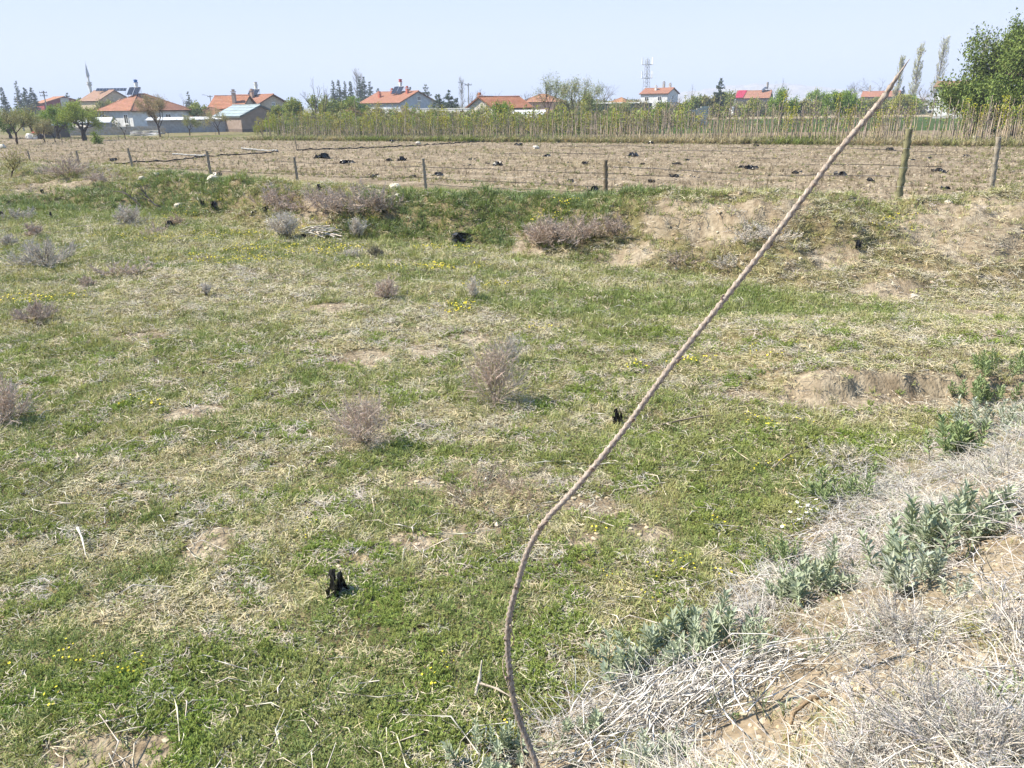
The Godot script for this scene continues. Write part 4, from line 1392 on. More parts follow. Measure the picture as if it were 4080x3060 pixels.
func make_field_things() -> void:
	var k := 0
	for h in [["thick black pipe crossing the left part of the field", [Vector2(-15.91, -32.29), Vector2(-15.02, -33.26), Vector2(-14.12, -33.94), Vector2(-14.11, -36.88), Vector2(-13.29, -38.02), Vector2(-12.38, -39.48), Vector2(-11.81, -41.19)], 0.036, "hose"],
			["long black pipe running to the saplings across the far field", [Vector2(-11.27, -42.80), Vector2(-8.40, -44.16), Vector2(-5.73, -46.90), Vector2(-3.39, -51.31), Vector2(-0.15, -56.59)], 0.042, "hose"],
			["grey pipe lying behind the thick black pipe", [Vector2(-14.87, -44.86), Vector2(-12.23, -42.48)], 0.06, "grey_pipe"], ["grey pipe crossing over the thick black pipe", [Vector2(-16.20, -38.76), Vector2(-14.12, -37.32)], 0.045, "grey_pipe"],
			["drip hose nearest the posts at the middle of the field", [Vector2(-0.19, -19.74), Vector2(1.75, -18.79)], 0.013, "hose"], ["arching drip hose near the dirt mound", [Vector2(-0.20, -21.57), Vector2(2.47, -19.77), Vector2(3.43, -19.40), Vector2(4.19, -19.80), Vector2(4.54, -18.61)], 0.013, "pale_hose"],
			["drip hose passing behind the dark post", [Vector2(-4.15, -28.13), Vector2(-0.23, -25.57), Vector2(4.87, -22.23)], 0.014, "hose"], ["pale drip hose running to the tall greenish post", [Vector2(3.26, -26.28), Vector2(7.69, -22.72), Vector2(10.29, -21.41)], 0.018, "pale_hose"],
			["drip hose behind the pale grey post", [Vector2(-5.31, -23.96), Vector2(-2.64, -23.29), Vector2(0.43, -21.12)], 0.013, "hose"], ["drip hose starting at the pale grey post", [Vector2(-2.15, -21.34), Vector2(-0.07, -19.66)], 0.012, "hose"],
			["drip hose in the left half of the field behind the fifth post", [Vector2(-10.47, -32.79), Vector2(-5.68, -29.63), Vector2(-4.22, -28.66)], 0.014, "hose"], ["drip hose across the middle of the far field", [Vector2(-1.49, -37.28), Vector2(5.95, -33.19), Vector2(12.35, -28.65)], 0.018, "hose"],
			["drip hose across the far field below the saplings", [Vector2(2.37, -44.07), Vector2(11.76, -38.70), Vector2(18.94, -32.28)], 0.02, "hose"], ["drip hose across the left field near the bank", [Vector2(-13.68, -29.66), Vector2(-8.54, -26.35), Vector2(-5.72, -24.87)], 0.013, "hose"],
			["drip hose behind the tall greenish post", [Vector2(7.91, -28.86), Vector2(13.29, -24.46)], 0.015, "hose"], ["drip hose in the right far field", [Vector2(5.55, -37.56), Vector2(13.29, -33.35), Vector2(16.63, -30.59)], 0.018, "pale_hose"],
			["drip hose across the left far field before the trees", [Vector2(-26.72, -48.24), Vector2(-17.78, -42.91), Vector2(-15.03, -42.70)], 0.018, "hose"]]:
		solo("field_pipe" if k < 4 else "drip_hose", ground_line(h[1], h[2] * (1.0 if k < 4 else 0.75), 0.03 if k < 4 else 0.10), mats[h[3]], h[0], "pipe" if k < 4 else "hose", Vector3.ZERO, "pipes and hoses lying on the field")
		k += 1
	# torn mulch film over the field
	for p in [Vector3(-6.26, 0.53, -30.77), Vector3(-8.38, 0.48, -35.08), Vector3(-8.00, 0.49, -34.59), Vector3(-4.73, 0.52, -31.88), Vector3(-4.34, 0.51, -32.30), Vector3(-2.94, 0.58, -23.96), Vector3(-1.42, 0.55, -28.39), Vector3(-1.47, 0.52, -31.66), Vector3(-0.81, 0.54, -29.22), Vector3(-0.39, 0.55, -28.45), Vector3(1.63, 0.49, -34.26), Vector3(2.70, 0.55, -28.52), Vector3(2.22, 0.54, -29.32), Vector3(3.23, 0.55, -28.41), Vector3(4.28, 0.54, -28.90), Vector3(4.70, 0.55, -28.12), Vector3(5.06, 0.51, -32.83), Vector3(6.68, 0.53, -29.88), Vector3(5.89, 0.55, -27.88), Vector3(8.01, 0.54, -29.59), Vector3(7.55, 0.56, -25.72), Vector3(7.59, 0.57, -25.16), Vector3(7.93, 0.57, -25.65), Vector3(4.70, 0.58, -22.50), Vector3(5.18, 0.58, -22.10), Vector3(1.99, 0.60, -18.93), Vector3(3.81, 0.59, -21.08), Vector3(1.65, 0.59, -21.61), Vector3(7.36, 0.58, -22.34), Vector3(8.47, 0.58, -23.50), Vector3(8.71, 0.58, -22.56), Vector3(9.25, 0.58, -22.22), Vector3(9.37, 0.59, -20.50), Vector3(7.26, 0.60, -17.23), Vector3(12.52, 0.58, -23.29), Vector3(12.50, 0.58, -22.83), Vector3(14.31, 0.55, -28.23), Vector3(15.35, 0.54, -29.22), Vector3(17.13, 0.53, -29.95), Vector3(16.72, 0.48, -35.10), Vector3(10.15, 0.60, -18.47), Vector3(11.43, 0.60, -18.02), Vector3(-4.11, 0.57, -24.14), Vector3(-2.23, 0.57, -24.49), Vector3(-9.38, 0.57, -25.46), Vector3(-17.40, 0.48, -35.22), Vector3(-8.41, 0.17, -57.89), Vector3(0.62, 0.34, -46.62), Vector3(7.01, 0.33, -47.61), Vector3(8.25, 0.34, -46.25), Vector3(12.46, 0.42, -40.63)]:
		var w := rng.randf_range(0.18, 0.42) * (1.0 if p.z > -30.0 else 1.5)
		crumpled_film("plastic_scrap", "torn black plastic scrap lying on the bare field", p, w, w * 0.4, "black plastic scraps on the field", rng.randf_range(0.3, 0.65))
	for s in [["white stone by the long pipe in the far field", Vector3(-5.66, 0.29, -50.30), 0.35], ["white stone before the saplings near the small white house", Vector3(-1.41, 0.09, -62.85), 0.45], ["pale stone at the sapling row left of the tall post", Vector3(21.64, 0.40, -42.31), 0.4], ["pale clod in the middle far field", Vector3(1.37, 0.41, -41.06), 0.35], ["small white stone at the right foot of the sapling row", Vector3(20.63, 0.39, -42.69), 0.25]]:
		stone(s[0], s[1], s[2], Color(0.66, 0.61, 0.52), "stones on the field")
	# a yellow bag left before the saplings
	var bag_ := Shape.new()
	var rows := []
	for j in 6:
		var row := []
		var th := PI * j / 5.0
		for i in 10:
			var ph := TAU * i / 10.0
			row.append(Vector3(sin(th) * cos(ph) * 0.34, 0.16 + cos(th) * 0.17, sin(th) * sin(ph) * 0.2) * rng.randf_range(0.85, 1.12))
		rows.append(row)
	for j in 5:
		for i in 10:
			var l := (i + 1) % 10
			bag_.face(rows[j][i], rows[j][l], rows[j + 1][l], rows[j + 1][i], Vector3(0, 0.16, 0), tint(Color(0.72, 0.68, 0.18), 0.06))
	solo("yellow_bag", bag_, mats.cloth, "crumpled yellow bag lying before the sapling row", "bag", Vector3(15.66, 0.34, -46.84))
	# thin stake in the far field, and stakes among the left trees
	var n := 0
	for p in [[Vector3(-11.50, 0.38, -43.49), 0.75, "thin stake standing at the joint of the long pipe"], [Vector3(-33.62, 0.12, -60.81), 0.8, "thin grey stake with a black cap left of the green tree"], [Vector3(-35.29, 0.05, -65.20), 0.6, "thin grey stake beside the vivid green tree"], [Vector3(-35.85, -0.10, -74.37), 0.65, "short stake left of the pollard tree"],
			[Vector3(-37.53, -0.32, -89.35), 0.7, "slanting stake right of the tan tree"], [Vector3(-33.52, -0.36, -92.70), 0.85, "pale stake before the small blossoming tree"], [Vector3(-28.48, -0.39, -95.77), 0.9, "pale stake before the brown shed"], [Vector3(-31.01, -0.44, -100.45), 0.7, "short pale stake left of the shed's stake"]]:
		var s := Shape.new()
		s.tube(PackedVector3Array([Vector3(0, -0.1, 0), Vector3(0.02, p[1] * 0.5, 0), Vector3(0.05 * (n % 3 - 1), p[1], 0)]), PackedFloat32Array([0.035, 0.034, 0.03]), 6, Color(0.42, 0.37, 0.29))
		solo("stake", s, mats.post_wood, p[2], "stake", p[0], "stakes at the far side of the field")
		n += 1


# ---------------------------------------------------------------- trees

func grow(wood: Shape, tips: Array, p: Vector3, dir: Vector3, ln: float, r: float, level: int, o: Dictionary) -> void:
	var bend: Vector3 = aim(PI) * o.get("crook", 0.18)
	var d2: Vector3 = (dir + bend + Vector3.UP * o.get("rise", 0.1)).normalized()
	var mid := p + dir * ln * 0.5
	var end := mid + d2 * ln * 0.5
	var sides := 7 if level >= 3 else 4 if level == 2 else 3
	var taper: float = o.get("taper", 0.62)
	wood.tube(PackedVector3Array([p, mid, end]), PackedFloat32Array([r, r * (1.0 + taper) * 0.5, r * taper]), sides, tint(o.bark, 0.1), level == 0)
	if level <= 1:
		tips.append([mid, d2])
		tips.append([end, d2])
	if level == 0:
		return
	var kids: int = o.get("kids", 3)
	for k in kids + (rng.randi() % 2):
		var a := rng.randf() * TAU
		var spread: float = o.get("spread", 0.7) * rng.randf_range(0.6, 1.25)
		var side := d2.cross(Vector3(0.31, 0.2, 0.93)).normalized().rotated(d2, a)
		var nd: Vector3 = (d2 * cos(spread) + side * sin(spread)).normalized()
		var from := end if k < 2 else mid.lerp(end, rng.randf())
		grow(wood, tips, from, nd, ln * o.get("ratio", 0.72) * rng.randf_range(0.75, 1.2), r * taper * (0.95 if k == 0 else 0.75), level - 1, o)


func tree(called: String, label: String, at: Vector3, high: float, o: Dictionary, group: String) -> Node3D:
	var t := thing(called, label, "tree", at, 0.0, group)
	var wood := Shape.new()
	var tips := []
	var levels: int = o.get("levels", 4)
	var first: float = high * o.get("bole", 0.3)
	for st in int(o.get("stems", 1)):
		var lean: Vector3 = (Vector3.UP + aim(PI) * o.get("lean", 0.1)).normalized()
		grow(wood, tips, Vector3(rng.randf_range(-0.1, 0.1) * (st > 0 as int), -0.15, 0), lean, first, high * o.get("girth", 0.028), levels, o)
	# bring the tree to its height
	var top := 0.01
	for q in tips:
		top = maxf(top, q[0].y)
	var k: float = (high - 0.6 * o.get("reach", 0.0)) / top
	var wide: float = o.get("wide", 1.0)
	for i in wood.v.size():
		wood.v[i] = Vector3(wood.v[i].x * k * wide, wood.v[i].y * k, wood.v[i].z * k * wide)
	part("trunk", wood, mats.bark, t)
	var per: int = o.get("leaves", 0)
	if per > 0:
		var crown := Shape.new()
		var size: float = o.get("leaf", 0.12)
		var reach: float = o.get("reach", 0.3)
		for q in tips:
			var c: Vector3 = q[0]
			c = Vector3(c.x * k * wide, c.y * k, c.z * k * wide)
			var shade: Color = tint(o.green.lerp(o.get("green2", o.green), rng.randf()), 0.15)
			for j in per:
				var p := c + aim(PI) * reach * pow(rng.randf(), 0.6)
				if o.has("droop"):
					p.y -= rng.randf() * o.droop
				var dir := aim(PI)
				if o.has("droop"):
					dir = (dir * 0.5 + Vector3.DOWN).normalized()
				crown.leaf(p, dir, aim(PI), size * rng.randf_range(0.7, 1.3), size * 0.7 * rng.randf_range(0.6, 1.2), tint(shade, 0.2))
		part("crown", crown, mats.crown, t)
	return t


func conifer(called: String, label: String, at: Vector3, high: float, wide: float, green: Color, group: String, dense := 1.0, open := 0.0) -> void:
	var t := thing(called, label, "tree", at, 0.0, group)
	var trunk := Shape.new()
	trunk.tube(PackedVector3Array([Vector3(0, -0.2, 0), Vector3(0.02, high * 0.5, 0), Vector3(0, high, 0)]), PackedFloat32Array([high * 0.022, high * 0.012, high * 0.002]), 6, Color(0.18, 0.14, 0.11))
	part("trunk", trunk, mats.bark, t)
	var crown := Shape.new()
	var tiers := int(high * 3.0 * dense)
	for i in tiers:
		var u := (i + rng.randf()) / tiers
		var y := high * (0.12 + 0.88 * u)
		var reach := wide * 0.5 * pow(1.0 - u, 0.85) + 0.08
		var n := int(lerpf(9, 4, u))
		for k in n:
			if rng.randf() < open:
				continue
			var a := rng.randf() * TAU
			var l := reach * rng.randf_range(0.55, 1.15)
			var d := Vector3(cos(a), rng.randf_range(-0.25, 0.2), sin(a)).normalized()
			var m := maxi(3, int(l / 0.12))
			var shade := tint(green, 0.2)
			for j in m:
				var p := Vector3(0, y, 0) + d * l * (j + 0.6) / m + Vector3(0, 0.12 * pow(float(j) / m, 2.0), 0)
				for s in 4:
					var dir := (d + aim(PI) * 0.9).normalized()
					crown.leaf(p, dir, aim(1.2), rng.randf_range(0.22, 0.42), rng.randf_range(0.10, 0.18), tint(shade, 0.15))
	part("crown", crown, mats.crown, t)


func poplar(label: String, at: Vector3, high: float, wide: float, leaf_col: Color, leaves: int, group: String, lean := 0.0) -> void:
	var t := thing("poplar_tree", label, "tree", at, 0.0, group)
	var wood := Shape.new()
	var crown := Shape.new()
	var pale := Color(0.56, 0.53, 0.45)
	wood.tube(PackedVector3Array([Vector3(0, -0.2, 0), Vector3(lean * high * 0.3, high * 0.5, 0), Vector3(lean * high, high * 0.98, 0)]), PackedFloat32Array([high * 0.013, high * 0.008, 0.015]), 6, pale)
	var n := int(high * 9.0)
	for i in n:
		var u := rng.randf_range(0.12, 0.95)
		var foot := Vector3(lean * high * u * u, high * u, 0)
		var a := rng.randf() * TAU
		var l := high * rng.randf_range(0.10, 0.24) * (1.15 - 0.7 * u)
		var out := Vector3(cos(a), 0, sin(a)) * wide * 0.5 * rng.randf_range(0.3, 1.0) * (1.1 - 0.6 * u)
		var mid := foot + out * 0.6 + Vector3(0, l * 0.4, 0)
		var end := foot + out + Vector3(lean * l, l, 0)
		wood.tube(PackedVector3Array([foot, mid, end]), PackedFloat32Array([0.05, 0.035, 0.015]), 3, tint(pale, 0.15), false)
		for k in 5:
			var p := mid.lerp(end, rng.randf())
			var e := p + Vector3(out.x * 0.2 + rng.randf_range(-0.2, 0.2), rng.randf_range(0.3, 0.9), out.z * 0.2 + rng.randf_range(-0.2, 0.2))
			wood.sliver(p, e, 0.05, Vector3(1, 0, 0).rotated(Vector3.UP, rng.randf() * PI), tint(pale, 0.2))
			for j in leaves:
				crown.leaf(p.lerp(e, rng.randf()) + aim(PI) * 0.12, aim(PI), aim(PI), rng.randf_range(0.16, 0.3), 0.16, tint(leaf_col, 0.2))
	part("trunk", wood, mats.bark, t)
	if leaves > 0:
		part("crown", crown, mats.crown, t)


func make_saplings() -> void:
	# a nursery row of thin saplings along the far side of the field: the front ones one by one, the rest as a mass
	var stems := []
	var crowns := []
	for v in 9:
		var s := Shape.new()
		var c := Shape.new()
		var h := 1.0
		var lean := Vector3(rng.randf_range(-0.06, 0.06), 0, rng.randf_range(-0.05, 0.05))
		s.tube(PackedVector3Array([Vector3(0, -0.04, 0), lean * 0.4 + Vector3(rng.randf_range(-0.01, 0.01), 0.5, 0), lean + Vector3(0, h, 0)]), PackedFloat32Array([0.0125, 0.011, 0.006]), 5, tint([Color(0.46, 0.40, 0.29), Color(0.33, 0.27, 0.19), Color(0.40, 0.33, 0.25)][v % 3], 0.14))
		for k in 5:
			var y := rng.randf_range(0.3, 0.95)
			var p := lean * y + Vector3(0, y, 0)
			s.tube(PackedVector3Array([p, p + Vector3(rng.randf_range(-0.06, 0.06), rng.randf_range(0.05, 0.14), rng.randf_range(-0.06, 0.06))]), PackedFloat32Array([0.005, 0.002]), 3, Color(0.38, 0.32, 0.22), false)
		var full: int = [10, 18, 36, 52, 80, 7, 24, 66, 3][v]
		var shade: Color = [Color(0.22, 0.25, 0.07), Color(0.24, 0.27, 0.07), Color(0.26, 0.30, 0.05), Color(0.17, 0.25, 0.05), Color(0.33, 0.33, 0.04), Color(0.26, 0.25, 0.10), Color(0.20, 0.27, 0.06), Color(0.36, 0.32, 0.06), Color(0.24, 0.27, 0.09)][v]
		for k in full:
			var y := rng.randf_range(0.2, 1.05) if full < 40 else 0.42 + 0.64 * pow(rng.randf(), 0.7)
			var r := 0.02 + (0.06 if full > 40 else 0.035) * rng.randf()
			var a := rng.randf() * TAU
			c.leaf(lean * y + Vector3(cos(a) * r, y, sin(a) * r), (aim(PI) * 0.7 + Vector3.DOWN * (0.8 if full > 100 else 0.0)).normalized(), aim(PI), rng.randf_range(0.03, 0.055), 0.026, tint(shade, 0.22))
		stems.append(s.mesh())
		crowns.append(c.mesh())
	var rest := {}
	for v in 9:
		rest[v] = [[], PackedColorArray()]
	var made := 0
	var u := -2.0
	# the row runs along the fence direction, 27 m behind it
	var dir := Vector2(0.823, 0.568)
	var start := Vector2(-19.6, -67.4)
	while u < 56.0:
		for row in 5:
			var p := start + dir * (u + rng.randf_range(-0.12, 0.12)) + Vector2(0.568, -0.823) * (row * 0.95 + rng.randf_range(-0.25, 0.25))
			var d := -p.y
			var high := rng.randf_range(1.4, 2.1) * (1.0 + 0.12 * noise_a.get_noise_2d(u * 10.0, row * 40.0)) * (1.0 if d > 50.0 else 0.95)
			high *= 1.0 + 0.35 * noise_a.get_noise_2d(u * 22.0, row * 15.0) + rng.randf_range(-0.18, 0.12)
			if row > 0 and noise_b.get_noise_2d(u * 9.0, 33.0 + row) < -0.22:
				continue
			var wave := noise_d.get_noise_2d(u * 2.2, row * 9.0)
			var v := rng.randi() % 9
			if u > 27.0 and rng.randf() < 0.6:
				v = [0, 5, 8, 8][rng.randi() % 4]
			elif wave > 0.08 and rng.randf() < 0.6:
				v = [2, 3, 4, 7, 6][rng.randi() % 5]
			if rng.randf() < 0.08:
				high *= 1.25
			var at := on_ground(p.x, p.y)
			var b := Basis(Vector3.UP, rng.randf() * TAU).scaled(Vector3(rng.randf_range(1.8, 2.6), high, rng.randf_range(1.8, 2.6)))
			b = Basis(Vector3(0, 0, 1), rng.randf_range(-0.07, 0.07)) * b
			if row <= 1 and made < 298 and row == 0:
				made += 1
				var t := thing("sapling", "thin upright sapling in the front row across the far field", "sapling", at, 0.0, "saplings in the far row")
				var s := part("stem", stems[v], mats.twig, t)
				s.transform.basis = b
				var c := part("leaves", crowns[v], mats.crown, t)
				c.transform.basis = b
			else:
				rest[v][0].append(Transform3D(b, at))
				rest[v][1].append(Color.WHITE)
		u += 0.19
	var o := stuff("sapling_thicket", "thicket of thin leafy saplings behind the front row", "saplings")
	for v in 9:
		copies("sapling_stem", o, stems[v], mats.twig, rest[v][0], rest[v][1])
		copies("sapling_leaves", o, crowns[v], mats.crown, rest[v][0], rest[v][1])
	print("saplings ", made)
	# dry and green undergrowth at the foot of the row
	var under := stuff("row_undergrowth", "dry grass and weeds at the foot of the sapling row", "undergrowth")
	var tuft := grass_tuft(24, 0.42, 0.02, 0.6)
	var xf := []
	var cs := PackedColorArray()
	for i in 8500:
		var uu := rng.randf_range(-3.0, 57.0)
		var p := start + dir * uu + Vector2(0.568, -0.823) * rng.randf_range(-0.8, 5.5)
		xf.append(Transform3D(Basis(Vector3.UP, rng.randf() * TAU).scaled(Vector3.ONE * rng.randf_range(0.5, 1.35)), on_ground(p.x, p.y)))
		cs.append(tint(Color(0.40, 0.34, 0.21).lerp(Color(0.19, 0.23, 0.06), clampf(rng.randf() + noise_d.get_noise_2d(uu * 2.0, 5.0) * 1.4 - 0.2, 0, 1)), 0.2))
	copies("tuft", under, tuft, mats.leaf, xf, cs)


func make_shrubbery() -> void:
	# the tangle of bushes and hedges between the gardens
	var kinds := []
	for v in 5:
		var c := Shape.new()
		for k in 130:
			var a := rng.randf() * TAU
			var u := pow(rng.randf(), 0.6)
			var y := rng.randf()
			var r := 0.62 * u * sqrt(maxf(0.05, 1.0 - y * y * 0.8))
			c.leaf(Vector3(cos(a) * r, y * 1.0 + rng.randf_range(-0.06, 0.06), sin(a) * r), aim(PI), aim(PI), rng.randf_range(0.10, 0.22), rng.randf_range(0.06, 0.13), tint(Color.WHITE, 0.28))
		for k in 14:
			var top := Vector3(rng.randf_range(-0.5, 0.5), rng.randf_range(0.7, 1.35), rng.randf_range(-0.5, 0.5))
			c.sliver(Vector3(top.x * 0.4, 0, top.z * 0.4), top, 0.03, Vector3(1, 0, 0), Color(0.9, 0.75, 0.6))
		kinds.append(c.mesh())
	var o := stuff("garden_shrubbery", "tangled brown and green shrubs between the village gardens", "shrubs")
	var xf := []
	var cs := []
	for v in 5:
		xf.append([])
		cs.append(PackedColorArray())
	var olive := Color(0.20, 0.22, 0.075)
	var brown := Color(0.25, 0.20, 0.13)
	var fresh := Color(0.22, 0.29, 0.065)
	# [x from, x to, nearest, farthest, count, height]
	for b in [[35.81, 101.24, 170.0, 225.0, 700, 2.5], [-80.47, -67.39, 112.0, 170.0, 340, 2.6], [-24.67, -3.46, 76.0, 112.0, 330, 1.9], [-1.71, 16.54, 74.0, 108.0, 300, 1.8], [19.46, 26.83, 100.0, 140.0, 60, 1.8], [-8.91, 32.79, 180.0, 230.0, 260, 3.2], [-63.57, -51.66, 140.0, 190.0, 120, 2.6], [-77.76, -68.15, 135.0, 180.0, 60, 2.0]]:
		for i in int(b[4]):
			var d: float = rng.randf_range(b[2], b[3])
			var x: float = rng.randf_range(b[0], b[1]) * (d / ((b[2] + b[3]) * 0.5))
			var n := noise_d.get_noise_2d(x * 0.6, d * 0.6)
			if n < -0.25:
				continue
			var h: float = b[5] * rng.randf_range(0.5, 1.15)
			var v := rng.randi() % 5
			xf[v].append(Transform3D(Basis(Vector3.UP, rng.randf() * TAU).scaled(Vector3(h * 1.2, h, h * 1.2)), on_ground(x, -d)))
			cs[v].append(tint(olive.lerp(brown, clampf(rng.randf() + n, 0, 1)).lerp(fresh, 0.7 if rng.randf() < 0.25 else 0.0), 0.2))
	for v in 5:
		copies("shrub_mass", o, kinds[v], mats.crown, xf[v], cs[v])


